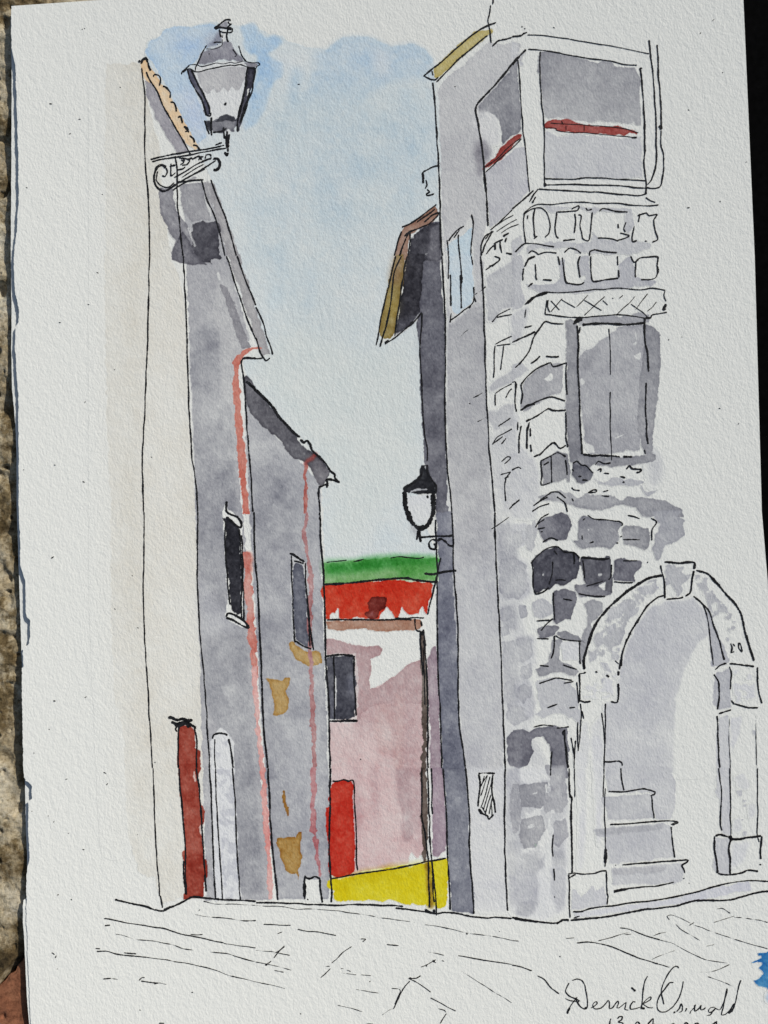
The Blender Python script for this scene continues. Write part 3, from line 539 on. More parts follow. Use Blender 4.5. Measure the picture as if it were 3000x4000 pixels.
ink(K, '22', 8, "150 100 190 40 240 10|165 110 215 100|160 80 210 45|185 130 200 125|200 195 250 170 300 185|490 20 530 45 600 50 690 60 715 75 710 90|460 55 470 40|750 20 830 40|900 40 935 65 910 110 905 185|720 178 830 178|500 200 530 190|700 160 715 155|675 200 690 200|455 150 455 180|120 330 160 290 220 240 290 225 340 260 400 260 435 290 440 300|270 250 295 275|400 265 405 340|130 330 135 380 140 490 155 530 200 520 240 490|265 320 260 400 240 470|280 440 350 440|445 295 480 300 560 305 630 300|460 310 470 430|645 340 640 420 625 440|480 480 540 465 590 445|430 530 520 545 605 548|720 315 810 315|660 455 785 458|265 520 270 580 275 700|330 560 390 575|160 705 260 700|265 690 220 730 190 770|160 820 240 820|275 800 270 900 255 950|280 800 330 825 450 835|438 840 440 960 445 985|180 995 240 1000|330 990 420 1020|175 1110 240 1090 290 1075 390 1090|335 1110 400 1100|230 1270 295 1245|370 1270 410 1268|140 1395 200 1380 270 1385|290 1400 370 1395|260 1550 250 1659")
ink(K, '22', 12, "450 292 560 305 635 300|340 1415 355 1600 362 1659|875 325 883 325")
ink(K, '23', 8, "268 430 262 500 265 575|270 650 272 730|275 830 275 840|250 0 250 50")
wash(SW, '22', None, "195 400 207 395 205 415 197 412|555 400 580 395 582 415 560 418|485 110 500 110 498 130|560 480 590 455 602 490", edge=0, rough=1, alpha=.85)
# lintel band
LT = 'painted_carved_lintel'
ink(LT, '21', 7, "85 315 130 275 200 235 300 238 450 228 600 215 700 210 830 220 910 210 995 222|990 225 985 260 1000 295|995 310 980 350 1000 345|225 285 220 330 215 375 250 380 350 395 500 395 700 382 780 390 890 405 910 380 1005 365|90 345 85 400|235 285 230 330 245 365")
ink(LT, '21', 15, "90 310 160 260 230 235|1000 312 975 350")
ink(LT, '21', 5, "250 290 310 350|325 275 250 360|320 280 410 335|495 255 420 330|470 285 580 355|600 260 470 385|590 285 620 320|720 255 695 275|800 260 680 380|770 310 880 395|880 245 800 345|940 300 880 360|650 270 660 275")
# shuttered window
SHW = 'painted_shuttered_window'
wash(SHW, '21', (162, 162, 169), "430 415 560 385 640 385 700 395 860 365 895 385 885 430 700 440 440 445", edge=.3)
wash(SHW, '21', (164, 164, 171), "690 460 760 450 860 440 880 700 840 900 830 1100 830 1260 720 1265 620 1285 500 1285 470 1180 440 900 430 740 432 660 470 610 520 600 560 560 620 520", var=.25, edge=.3)
wash(SHW, '21', (142, 142, 152), "435 660 520 600 560 640 470 760 435 800", soft=14, alpha=.7)
wash(SHW, '21', (140, 140, 149), "345 420 380 412 415 425 428 460 430 700 440 1000 452 1280 545 1302 700 1305 850 1292 935 1290 930 1325 800 1352 650 1368 540 1352 500 1372 380 1335 360 1200 345 1000 358 700 345 640 355 560", var=.2)
wash(SHW, '21', (142, 142, 151), "860 440 930 460 960 500 965 700 942 950 912 1150 905 1300 870 1300 830 1200 808 1050 825 850 850 640", var=.25, edge=.25)
wash(SHW, '21', None, "788 645 838 625 840 650 825 680 800 665|440 800 455 790 478 820 455 840|775 575 800 560 795 470 805 500 802 580|480 1210 530 1230 540 1275 500 1280 475 1240|700 1165 740 1150 680 1190 660 1185", edge=0, alpha=.85, rough=1.2)
ink(SHW, '21', 13, "455 445 550 440 650 440 750 445 860 435")
ink(SHW, '21', 11, "425 450 430 600 425 720 435 880 440 1050 450 1200 455 1285|460 1288 560 1295 680 1300 700 1305|720 1300 780 1303|860 400 860 520 875 620 885 750")
ink(SHW, '21', 9, "870 820 865 950 870 1100 880 1220|860 1255 862 1285|440 460 435 500|865 400 895 402")
ink(SHW, '21', 6, "625 470 638 600 638 770|635 880 635 1080 640 1150 648 1325")
ink(SHW, '21', 22, "395 440 420 420 455 400|410 430 440 405")
# ---- arch and steps
AR = 'painted_stone_arch'
wash(AR, '22', (189, 190, 195), "990 580 1060 580 1170 560 1240 620 1270 700 1275 790 1200 850 1150 950 1100 1070 1060 1200 1055 1400 1040 1690 605 1690 600 1240 690 1230 700 1020 760 830 830 700 900 620", var=.4, edge=.15, soft=3.5, fade=('x', 2500, 2720, .8))
wash(AR, '22', None, "1180 840 1260 820 1290 1000 1250 1659 1010 1659 1030 1400 1050 1200 1100 1060", soft=34, alpha=.4, edge=0)
wash(AR, '23', (188, 189, 194), "600 -10 1032 -10 1060 120 1062 230 1030 330 930 330 900 160 620 150", var=.25, edge=.35)
wash(AR, '22', (178, 179, 184), "500 890 540 780 600 700 700 590 800 510 935 440 940 500 860 560 760 690 730 780 700 860 650 900 570 940 510 970", dry=-.25, edge=.4, rough=4)
wash(AR, '22', (180, 181, 186), "1190 420 1280 440 1300 520 1360 600 1420 660 1410 700 1330 660 1300 690 1260 560 1200 480|1390 760 1440 740 1450 780 1400 790", dry=-.5, edge=.4, rough=4)
wash(AR, '22', (178, 179, 186), "1245 610 1280 660 1330 780 1380 890 1412 960 1400 985 1330 1000 1290 1000 1285 880 1270 760", edge=.3)
wash(AR, '22', (178, 179, 186), "1325 1040 1410 1005 1420 1060 1415 1180 1425 1260 1340 1285 1300 1230 1310 1100", edge=.3)
wash(AR, '22', (184, 185, 190), "810 490 860 480 935 450 930 490 870 540 830 530|640 620 700 590 760 590 700 680 640 700 610 680|760 640 820 610 800 660 770 680|610 740 680 710 640 790 615 795|540 800 600 760 590 850 540 870|640 900 700 900 690 960 640 950|500 930 560 920 540 960 505 970", edge=.4, rough=4, alpha=.9)
wash(AR, '22', (203, 204, 207), "1440 1020 1580 1020 1570 1200 1440 1240|500 1050 680 1050 670 1200 460 1200", dry=.1, soft=3)
wash(AR, '22', (178, 179, 184), "1000 350 1110 345 1105 400 1165 395 1120 450 1085 545 1045 510 1040 450 1000 480 990 430", edge=.4, rough=4)
wash(AR, '22', (186, 187, 193), "570 970 620 980 645 1040 600 1020|575 1080 600 1070 590 1110 578 1108|1558 1415 1585 1415 1580 1448 1562 1445|930 480 955 485 950 500 932 498|1430 705 1455 708 1440 722|675 880 700 878 700 900 682 902|1388 815 1410 812 1408 838 1390 835", edge=.4, rough=1)
wash(AR, '22', (194, 195, 199), "1340 1340 1405 1310 1412 1500 1415 1690 1330 1690 1318 1500", edge=.3)
wash(AR, '22', (202, 203, 206), "1415 1330 1490 1330 1480 1400 1450 1500 1425 1560", soft=3)
wash(AR, '23', (192, 193, 198), "1345 0 1415 0 1420 445 1365 420 1350 200 1325 180 1330 100", edge=.3)
wash(AR, '23', (188, 189, 194), "1450 150 1490 145 1495 175 1470 185|1495 205 1515 205 1515 220 1497 222|1500 232 1518 232 1516 250 1500 250|1485 328 1505 328 1500 342 1488 342|1495 410 1522 405 1518 440 1498 438", edge=.4, rough=1)
wash(AR, '23', (186, 187, 193), "1320 445 1410 460 1408 692 1335 685 1300 640 1315 560", edge=.3)
wash(AR, '23', (203, 204, 207), "1430 490 1530 490 1500 600 1420 640", soft=4)
wash(AR, '22', (200, 201, 204), "440 1450 480 1350 500 1500 480 1659 440 1659|520 1400 580 1320 590 1600 540 1659", soft=6, var=.8, alpha=.8)
wash(AR, '23', (198, 199, 203), "1440 60 1500 40 1540 120 1500 140 1450 120|1530 250 1570 230 1575 300 1540 330|1440 340 1480 320 1490 400 1440 420", soft=3, var=.6, alpha=.7)
wash(AR, '23', (205, 206, 208), "410 -100 470 -100 480 300 460 650 430 650 440 300|520 -200 580 -200 590 200 560 500", soft=4, var=.6)
wash(AR, '23', (192, 193, 198), "385 900 400 775 450 840 520 760 545 800 600 760 614 885 500 900 390 925", edge=.3)
wash(AR, '23', (203, 204, 208), "400 940 640 900 1000 855 1300 780 1530 735 1550 790 1300 845 1000 890 700 930 420 970", edge=.2, fade=('x', 2300, 2900, 1.6))
ink(AR, '22', 14, "470 1020 465 960 490 860 530 750 600 650 680 570 780 490 880 430 975 410")
ink(AR, '22', 13, "1195 375 1280 410 1360 500 1440 590 1490 680 1510 780 1540 880 1570 965|988 322 1080 332 1130 325 1182 328 1180 370")
ink(AR, '22', 10, "695 1020 720 900 770 780 830 680 880 610 940 555 985 540|962 345 975 400 990 450 990 560|1175 380 1165 460 1155 520 1125 545|1000 565 1080 560 1110 550|1175 545 1230 590 1280 650 1310 750 1350 850 1375 960|1315 1020 1350 995 1390 980|1410 980 1480 990 1570 1000|1590 1005 1590 1100 1600 1180 1620 1240|1440 1240 1500 1262 1595 1268|1410 1000 1420 1060 1415 1150|1310 1050 1335 1100 1345 1180 1335 1280|1340 1308 1420 1280|1420 1220 1440 1245|1330 1320 1335 1500 1345 1659|435 1050 480 1040|435 1050 440 1130 435 1230|440 1220 470 1228 510 1225|690 1030 690 1060|690 1110 685 1228 640 1228|540 1032 555 1038|610 1055 630 1070|345 1410 330 1430 345 1450")
ink(AR, '22', 7, "705 1000 725 880 745 820|1240 600 1265 680 1280 780 1290 880 1305 990|605 1240 605 1400 597 1659|580 1300 595 1400 600 1500|445 1240 450 1330 440 1440 430 1540|455 1290 465 1340|425 1360 430 1550|385 1460 400 1560 402 1659|415 1480 405 1600|420 1100 430 1240|1415 850 1425 880 1420 910 1440 905|1435 850 1445 870|1470 845 1470 880 1490 905 1485 870 1475 845|670 960 695 985")
ink(AR, '22', 4, "1410 1340 1405 1500 1415 1659|1580 1320 1585 1659", True)
ink(AR, '23', 8, "1340 0 1345 80 1358 150 1350 350 1358 405|1412 0 1415 250 1418 440")
ink(AR, '23', 6, "1590 0 1592 250 1590 420 1600 480|405 0 410 190|595 0 590 190|605 130 600 250 605 500 605 640")
ink(AR, '23', 11, "1318 440 1350 432 1400 445 1430 460 1480 460 1540 445 1615 440|1315 440 1312 520 1325 600 1330 680|1325 670 1350 688 1410 692 1490 680 1530 660 1595 668|1418 450 1405 530 1415 600 1412 695|1618 440 1610 530 1612 590|1610 620 1612 630|380 985 450 978 560 968 700 945 900 912 1050 895 1180 862 1350 855 1450 845 1600 805 1680 796|368 0 375 180 385 200 385 400 390 600 388 680")
ink(AR, '23', 9, "362 685 400 680 460 688 530 682 580 665 612 662|365 690 372 760 370 850 378 970|612 665 615 800 620 830 615 885|362 715 415 690|395 930 450 930 520 905 650 893 750 875 900 860 1050 835 1200 800 1300 770 1400 745 1530 730 1680 738|400 970 440 960")
ink(AR, '23', 16, "608 520 605 620|1405 440 1435 465")
ST = 'painted_steps'
wash(ST, '23', (180, 181, 187), "575 190 900 165 912 210 915 320 760 335 620 330 610 260 580 215", edge=.3, var=.25)
wash(ST, '23', (187, 188, 193), "530 400 980 360 1030 385 1055 570 880 600 640 620 620 560 600 500 620 450 540 445", edge=.25, var=.25)
wash(ST, '23', (172, 173, 179), "540 400 980 362 970 402 620 430 545 440", soft=3, alpha=.9)
wash(ST, '23', (187, 188, 193), "650 650 1100 615 1110 660 1100 735 960 750 650 752", edge=.2, var=.25)
wash(ST, '23', (174, 174, 180), "650 655 1000 640 980 672 660 692", soft=3, alpha=.9)
ink(ST, '22', 9, "600 1615 640 1620 690 1612 712 1625 715 1645")
ink(ST, '23', 9, "705 0 712 80 725 145|625 150 720 155 850 135 890 145|880 140 925 155 920 170 895 180|905 180 910 260 925 325|635 365 750 360 930 345 1000 340 1075 350 1040 370|1030 380 1040 480 1055 580|1070 345 1030 365|715 625 850 615 1000 605 1130 595 1135 605 1100 630 1115 660 1120 680|670 628 675 630|1115 710 1112 720|1145 745 1150 746|660 795 750 780 960 760 1050 740|660 803 760 785")
PL = 'painted_wall_plaque'
wash(PL, '13', None, "1440 40 1545 35 1545 300 1500 320 1445 265", edge=0, alpha=.8)
ink(PL, '13', 10, "1440 35 1490 32 1550 38|1445 40 1450 120 1440 200 1440 250|1535 40 1530 150 1545 230 1550 290|1445 265 1470 295 1500 310 1510 330 1540 300|1440 265 1455 290 1480 300")
ink(PL, '13', 6, "1480 50 1460 120|1500 50 1455 180|1520 55 1460 260|1530 80 1475 270|1520 170 1490 290|1535 180 1510 300|1500 45 1470 95|1470 250 1490 300|1525 230 1530 310")
# ---- small wall lantern
SL = 'painted_wall_lantern'
wash(SL, '12', (150, 152, 160), "1000 80 1050 100 1062 190 1040 170 1010 120", soft=8, alpha=.8)
wash(SL, '11', (205, 208, 210), "980 1555 1140 1545 1140 1690 990 1690", edge=0)
wash(SL, '12', (205, 208, 210), "990 -10 1140 -10 1112 60 1070 82 1020 60", edge=0)
wash(SL, '11', (34, 34, 40), "1072 1355 1108 1350 1112 1400 1130 1440 1168 1480 1165 1540 1080 1545 960 1530 955 1500 1020 1460 1060 1420", edge=0, var=.1)
wash(SL, '11', (170, 172, 178), "1000 1524 1050 1508 1110 1510 1112 1516 1050 1518 1000 1532|1090 1365 1104 1362 1102 1385", edge=0, rough=1)
ink(SL, '11', 26, "962 1525 965 1600 978 1659 985 1680|1152 1535 1150 1600 1146 1680")
ink(SL, '11', 12, "1080 1360 1078 1400 1060 1440 1000 1480 955 1510|1110 1352 1112 1400 1135 1445 1165 1490 1165 1540|1110 1550 1115 1570")
ink(SL, '12', 26, "980 -5 1000 50 1040 98 1065 105 1110 90 1138 40 1148 -5")
ink(SL, '12', 13, "1060 100 1062 160 1068 195|1070 165 1150 158 1275 155|1175 185 1140 180 1120 205 1130 235 1160 240 1165 215 1150 205|1175 185 1200 175 1230 195 1250 215 1275 220|1060 100 1040 180")
# ---- big street lantern
LA = 'painted_street_lantern'
wash(LA, 'L', (208, 210, 210), "300 1100 700 1010 1200 980 1230 1100 1250 1250 1230 1420 1100 1900 500 1900 350 1350 260 1200", edge=0, rough=1)
wash(LA, '00', (208, 210, 210), "1275 440 1600 430 1595 520 1540 800 1370 800 1310 600", edge=0, rough=1)
wash(LA, 'L', (140, 138, 152), "330 1070 400 900 480 780 640 765 790 700 800 640 860 630 930 650 1040 760 1130 900 1190 990 1060 1010 990 940 900 985 820 960 700 970 620 1020 540 1010 480 1060 420 1040 350 1060", var=.2, edge=.25)
wash(LA, 'L', (128, 127, 146), "740 400 800 560 795 640 640 680 500 770 520 690 620 620 690 500", soft=5, alpha=.75)
wash(LA, 'L', (118, 116, 128), "370 1000 430 870 600 860 640 960 560 1010 470 1050", soft=8, alpha=.7)
wash(LA, 'L', (152, 152, 162), "660 390 740 320 860 250 900 300 860 380 740 370", edge=.3)
wash(LA, 'L', (205, 206, 205), "800 430 860 420 880 455 820 450|760 470 870 480 880 620 800 640 780 560", edge=0, rough=1)
wash(LA, 'L', (150, 148, 158), "1200 1000 1290 1010 1480 1020 1440 1090 1420 1120 1290 1100", edge=.2)
wash(LA, '00', (180, 179, 182), "1275 475 1300 462 1480 435 1595 438 1592 510 1560 570 1540 600 1500 560 1480 600 1455 560 1440 590 1400 600 1385 570 1350 610 1315 590", var=.25, edge=.2)
wash(LA, '00', (86, 86, 104), "1215 450 1245 450 1290 540 1330 640 1360 700 1362 745 1335 750 1315 660 1270 590 1235 530", var=.5)
wash(LA, '00', (72, 70, 84), "1605 430 1655 445 1640 560 1610 650 1575 750 1552 845 1532 850 1540 760 1580 620 1598 520", var=.3)
wash(LA, '00', None, "1605 575 1615 570 1610 625 1600 620", edge=0, rough=1)
wash(LA, '00', (100, 99, 110), "1365 790 1400 770 1480 743 1520 765 1532 810 1510 850 1440 858 1385 860 1370 830", var=.5, edge=.3)
wash(LA, '00', (58, 58, 68), "1385 790 1420 765 1465 742 1520 760 1528 790 1470 775 1440 790|1330 782 1362 782 1372 850 1350 855", edge=.2)
wash(LA, '00', (206, 208, 208), "1465 860 1480 830 1495 840 1485 960 1470 960", edge=0, rough=1)
ink(LA, 'L', 28, "650 385 720 330 790 265 870 230 935 238 945 255|650 380 690 395 740 372 830 382 900 385 975 375")
ink(LA, 'L', 24, "900 255 930 300 970 305 940 330 900 360 870 395|510 695 470 760 410 870 370 960 330 1050 305 1100|740 400 758 470 775 550|750 425 800 450 880 465 960 460 985 440 985 380|895 390 890 460 880 530 890 600 915 640|640 655 700 645 790 645|1110 700 1140 830 1160 890 1210 960 1240 1000|50 1240 60 1190 120 1140 200 1065")
ink(LA, 'L', 40, "900 400 975 395|60 1200 130 1140")
ink(LA, 'L', 18, "990 770 1040 840 1060 870 1050 900 1025 905|800 510 800 560|550 850 570 860|700 690 720 690|130 1150 180 1135 220 1140 300 1185 400 1185 600 1130 800 1085 950 1065 1030 1075 1130 1055 1200 1075 1280 1105 1360 1125 1430 1130|305 1095 300 1180|1460 1005 1495 1040 1495 1065 1445 1090 1430 1130")
ink(LA, 'L', 12, "190 1070 310 1060 370 1085 430 1095 550 1060 680 1030 820 1045 950 1015 1050 1030 1200 990 1290 1010 1380 1020 1460 1005|795 580 800 640 790 700 730 740 640 765 500 775")
ink(LA, '00', 10, "1215 450 1235 520 1270 590 1305 640 1330 720 1335 750|1240 455 1280 540 1310 590 1335 650 1355 700 1360 740|1605 430 1595 500 1590 560 1570 650 1550 730 1540 800 1535 850|1655 445 1640 530 1635 590 1615 640 1590 680 1570 740 1555 800|1330 740 1360 750 1365 730|1328 780 1340 830 1360 870|1370 760 1372 880|1380 860 1440 850 1470 830|1540 800 1540 855")
ink(LA, '00', 14, "1465 664 1456 684|1475 850 1470 900 1466 960|1456 985 1470 1008 1482 990")
ink(LA, '00', 12, "1485 870 1482 930 1478 985|1450 825 1456 900|1600 520 1575 640 1548 760|1620 600 1600 680 1560 790")
ink(LA, '00', 9, "975 1035 1060 1015 1200 985 1350 965 1455 945|985 1050 1100 1025 1250 1000 1400 970 1470 960|1395 938 1440 925")
ink(LA, '00', 13, "1075 1090 1060 1075 1030 1080 1005 1115 998 1160 1010 1200 1045 1235 1075 1240 1100 1225 1140 1195|1380 1035 1405 1030 1420 1050 1418 1085 1395 1105 1385 1095")
ink(LA, '00', 8, "1140 1195 1220 1150 1320 1090 1400 1040|1075 1090 1085 1115 1070 1145 1050 1140|1110 1060 1108 1140 1140 1120|1020 1110 1015 1165 1040 1200 1075 1215 1100 1210 1130 1185|1130 1150 1200 1110 1280 1060 1370 1020|1130 1015 1200 1025 1230 1040 1215 1065 1180 1070|1175 1035 1195 1050 1170 1070|1250 1030 1290 1015 1310 1035|1330 1030 1335 1005 1360 1000 1370 1015|1160 1025 1240 1030|1100 1080 1140 1070|1180 1020 1200 1045")
ink(LA, '00', 8, "1000 1130 1012 1085 1045 1065 1080 1080|1120 1235 1150 1212 1240 1165|1255 1035 1240 1022 1225 1032|1290 1040 1300 1020 1320 1015|1345 1028 1365 1032 1372 1018|1150 1100 1180 1095 1200 1080")
ink(LA, '00', 5, "1180 1150 1250 1105 1320 1065|1120 1210 1180 1170 1260 1130 1330 1095")
# ---- street line and paving
PV = 'drawn_paving_lines'
ink(PV, '03', 11, "745 850 800 865 900 885 1000 915 1060 925 1100 905 1180 870 1245 838 1330 842 1400 850 1659 862|1060 915 1110 895")
ink(PV, '13', 10, "0 870 150 872 300 880 500 888 650 882 800 888 955 893|905 905 1000 918 1100 930 1170 942 1220 935 1300 940 1400 962 1500 972 1560 965 1659 975")
ink(PV, '13', 14, "1095 915 1130 935 1165 942|1150 915 1158 935")
ink(PV, '23', 12, "0 970 100 985 200 1000 280 1005 330 990|350 975 365 990|290 1010 330 985 370 990")
ink(PV, '03', 8, "675 975 730 980 830 1005 950 1022 1060 1040 1180 1075 1300 1100 1450 1135|628 1187 700 1190 800 1210 950 1225|805 1195 885 1203|670 1365 720 1362|915 1380 970 1388 1030 1395|680 1020 715 1017|620 1168 650 1170|1000 1400 1030 1390|900 1375 918 1358 940 1356")
ink(PV, '03', 6, "1450 1135 1659 1165|750 1078 800 1085 880 1110 1000 1122 1100 1140 1180 1165 1255 1178|950 1225 1100 1245 1250 1270 1400 1310 1500 1345 1659 1385|1365 1190 1450 1200 1550 1225 1659 1255|1320 862 1400 878 1500 880 1659 888|1265 950 1330 962 1450 970 1550 985 1659 992|1235 1080 1315 1080|1295 915 1290 925|720 1362 765 1368|1030 1395 1080 1398", True)
ink(PV, '13', 7, "50 1012 120 1015 225 1018|140 1075 170 1062|270 1045 330 1055 420 1065 520 1085|680 1105 710 1108 690 1125|848 1142 925 1150|185 1150 140 1200 115 1230|100 1250 65 1278|620 1155 560 1195 520 1235 490 1262|485 1300 455 1325 420 1360|1310 1215 1450 1240 1659 1272|1070 1288 1110 1275 1150 1250 1165 1240|1150 1250 1168 1260|990 1360 1060 1400 1135 1450|1000 1362 1040 1358 1068 1345|1000 1380 960 1425 920 1500 890 1560|925 1430 935 1450 900 1530|1235 1590 1195 1655|1130 1490 1220 1535 1295 1575|185 1155 150 1185 118 1228")
ink(PV, '13', 14, "990 1362 1010 1362|1145 1252 1160 1250|60 1278 75 1270|1100 1280 1108 1278|735 1383 741 1386|1362 1072 1372 1072")
ink(PV, '13', 5, "0 890 150 895 270 912 400 915 560 930 700 950 850 975 1000 995|120 1200 160 1180|0 1180 100 1190 220 1215|0 1255 120 1280 230 1310|120 1310 180 1322|0 1385 80 1400 190 1428|550 1325 650 1340|680 1342 745 1345|450 1282 480 1285|550 1298 570 1300|590 1305 615 1318|650 1435 720 1445 795 1458|530 1535 600 1550 690 1578|1095 1015 1200 1030 1350 1065 1500 1085 1659 1115|1115 1190 1220 1212|1205 1245 1225 1255|880 1425 925 1430|890 1560 860 1570 820 1600|1330 1315 1450 1390 1560 1460 1659 1520|1180 1560 1220 1570 1235 1590|715 1655 760 1659|1020 1000 1030 1002", True)
ink(PV, '23', 8, "420 1128 500 1128 560 1135 650 1160 750 1200 850 1238 950 1270|700 1037 760 1045 860 1085 960 1115|165 1345 210 1370 250 1420 305 1462|0 1275 60 1290 130 1315")
ink(PV, '23', 5, "350 1103 405 1103|950 1270 1020 1290|960 1115 1050 1140 1150 1195 1250 1240 1400 1265|560 1120 640 1100 720 1075 760 1065|720 1080 775 1075|1020 985 1005 960 1040 952 1130 990 1200 1025 1320 1065 1450 1110 1560 1145 1659 1170|1150 1020 1180 1000|915 1085 1000 1060|1060 1010 1100 1050 1220 1115|1310 1000 1380 980 1440 958|1330 912 1365 910 1415 940|1440 965 1540 975 1659 995|905 1240 960 1215 1055 1180|1220 1320 1290 1320 1410 1275|1260 1155 1310 1145|1270 1350 1340 1375 1390 1395|1380 1390 1430 1415|0 1115 45 1122", True)
# stray specks of ink over the margins
SPECKS = []
for q in (('00', "530 190 536 188|545 185 552 187|510 770 522 776|320 674 338 674|775 565 782 570|170 1213 180 1215|660 1260 668 1262|450 872 460 866"), ('01', "625 108 640 112|568 315 580 317|382 430 395 431|740 735 748 737|548 949 556 947|978 1300 986 1308|350 1355 360 1358|535 1462 550 1466|150 1384 158 1385"),
          ('02', "332 300 352 290|742 625 750 632|888 750 900 750|855 410 862 412|315 1408 322 1412|548 1202 562 1196|1000 1620 1010 1622|218 1560 224 1562|345 1225 360 1230"), ('03', "672 25 690 35|690 112 700 98|345 352 352 345|445 420 447 424|460 848 466 856|336 1195 345 1200 355 1208|358 1230 366 1215|372 822 382 822|535 528 548 528|888 432 892 434|1240 1452 1252 1454|1030 1650 1065 1654|905 1565 912 1570|425 75 438 72|370 1300 372 1304|315 308 310 312|205 280 210 278"),
          ('10', "270 545 285 547|1285 562 1295 563"), ('20', "265 178 278 180|1298 138 1312 124|1222 210 1222 220|1140 710 1150 714|60 172 70 176|78 186 88 188|1362 470 1368 472|1515 1050 1520 1052|1345 1306 1352 1308|1135 1345 1150 1350"),
          ('21', "1012 542 1018 545|1340 985 1350 988|1098 524 1104 526|1465 1086 1470 1088"), ('13', "675 -60 682 -52|285 1590 292 1596|1575 1060 1580 1062"), ('23', "308 1218 316 1220")):
    SPECKS.extend((pts(q[0], a), 5.5 / 1.659, False) for a in q[1].split('|'))
# ---- blot of blue, signature and date
BL = 'painted_blue_blot'
wash(BL, '23', (52, 116, 168), "1720 1185 1640 1188 1590 1200 1600 1215 1625 1222 1590 1240 1548 1250 1600 1258 1625 1262 1615 1290 1600 1300 1625 1315 1632 1330 1600 1360 1562 1382 1590 1395 1600 1405 1640 1418 1720 1420", edge=.25, var=.25, rough=3)
wash(BL, '23', (120, 150, 190), "1680 1450 1650 1470 1650 1500 1680 1520", soft=8, alpha=.7)
SG = 'handwritten_signature'
ink(SG, 'S', 8, "95 215 65 275 70 300 100 330 150 350 190 372|120 195 160 185 200 200 230 245 245 310 250 380 245 430 220 435 185 410 160 370 150 340|165 335 140 370 100 430 75 478|60 348 110 370 180 372|280 432 310 415 335 390 325 372 300 390 295 420 320 440 370 430 410 390 425 365 435 370 440 400 440 432 465 425 495 385 510 370 515 390 500 425 520 430 545 410 580 380 575 420 570 440 600 450|660 380 640 375 615 410 620 440 660 435 700 420|760 155 740 200 725 280 720 360 712 440|715 410 750 365 790 335 785 360 740 385 725 395 770 425 810 428|1030 90 1015 75 985 85 940 140 900 220 880 290 890 350 900 400|985 212 950 215 915 260 870 320 845 380 845 430 870 460 920 460 980 420 1030 350 1060 270 1070 200|985 475 990 465 1000 460|1010 460 1035 430 1050 395 1060 420 1055 455 1030 465|1100 430 1085 460|1120 480 1130 455 1160 425 1170 400 1165 430 1170 455 1205 430 1220 405 1215 440 1235 445 1260 425|1340 420 1300 425 1280 450 1290 470 1320 460 1345 430 1320 455 1300 485 1270 492|1345 430 1380 440 1410 380 1440 300 1440 265 1425 330 1410 420 1395 485 1430 480 1470 440 1500 390|1480 465 1500 420 1515 370 1530 300 1545 230 1560 190|1510 385 1490 430 1450 475")
ink(SG, 'S', 15, "622 255 660 288|75 475 105 428|228 437 245 425|1450 470 1480 460|712 430 740 430|985 470 1000 462")
DT = 'handwritten_date'
ink(DT, 'S', 10, "455 520 440 560 438 610|505 520 530 500 550 505 545 530 515 550 550 560 545 600 505 615|660 565 675 550 690 560 690 600 665 605 660 565|810 515 770 570 830 570|815 520 805 620|955 575 980 562 990 575 960 620 1000 620|1075 570 1095 555 1110 575 1100 610 1075 600 1075 570|1165 570 1185 560 1195 575 1160 620 1200 620|1350 545 1320 575 1370 575|1352 540 1345 620")

# =================================================================== building the meshes
canvas *= np.clip(1 + .07 * N8 + .05 * N20 + .05 * N80, .5, 1.6)[..., None].astype(np.float32)
canvas = np.clip(canvas, 0, 5.5)
PIG = np.exp(-canvas)

# ------------------------------------------------------------------ materials
def newmat(name):
    m = bpy.data.materials.new(name); m.use_nodes = True
    nt = m.node_tree; b = nt.nodes['Principled BSDF']
    return m, nt, b


def paper_nodes(nt, b, strength=1.0):
    tc = nt.nodes.new('ShaderNodeTexCoord')
    mp = nt.nodes.new('ShaderNodeMapping'); mp.inputs['Rotation'].default_value = (0, 0, math.radians(28)); mp.inputs['Scale'].default_value = (1, .62, 1)
    nt.links.new(tc.outputs['Object'], mp.inputs['Vector'])
    n1 = nt.nodes.new('ShaderNodeTexNoise'); n1.inputs['Scale'].default_value = 1750; n1.inputs['Detail'].default_value = 3; n1.inputs['Roughness'].default_value = .6
    n2 = nt.nodes.new('ShaderNodeTexNoise'); n2.inputs['Scale'].default_value = 620; n2.inputs['Detail'].default_value = 2
    for n in (n1, n2): nt.links.new(mp.outputs['Vector'], n.inputs['Vector'])
    mix = nt.nodes.new('ShaderNodeMath'); mix.operation = 'MULTIPLY_ADD'
    nt.links.new(n2.outputs['Fac'], mix.inputs[0]); mix.inputs[1].default_value = .8; nt.links.new(n1.outputs['Fac'], mix.inputs[2])
    bp = nt.nodes.new('ShaderNodeBump'); bp.inputs['Strength'].default_value = strength; bp.inputs['Distance'].default_value = .00013
    nt.links.new(mix.outputs[0], bp.inputs['Height']); nt.links.new(bp.outputs['Normal'], b.inputs['Normal'])
    return n1, n2


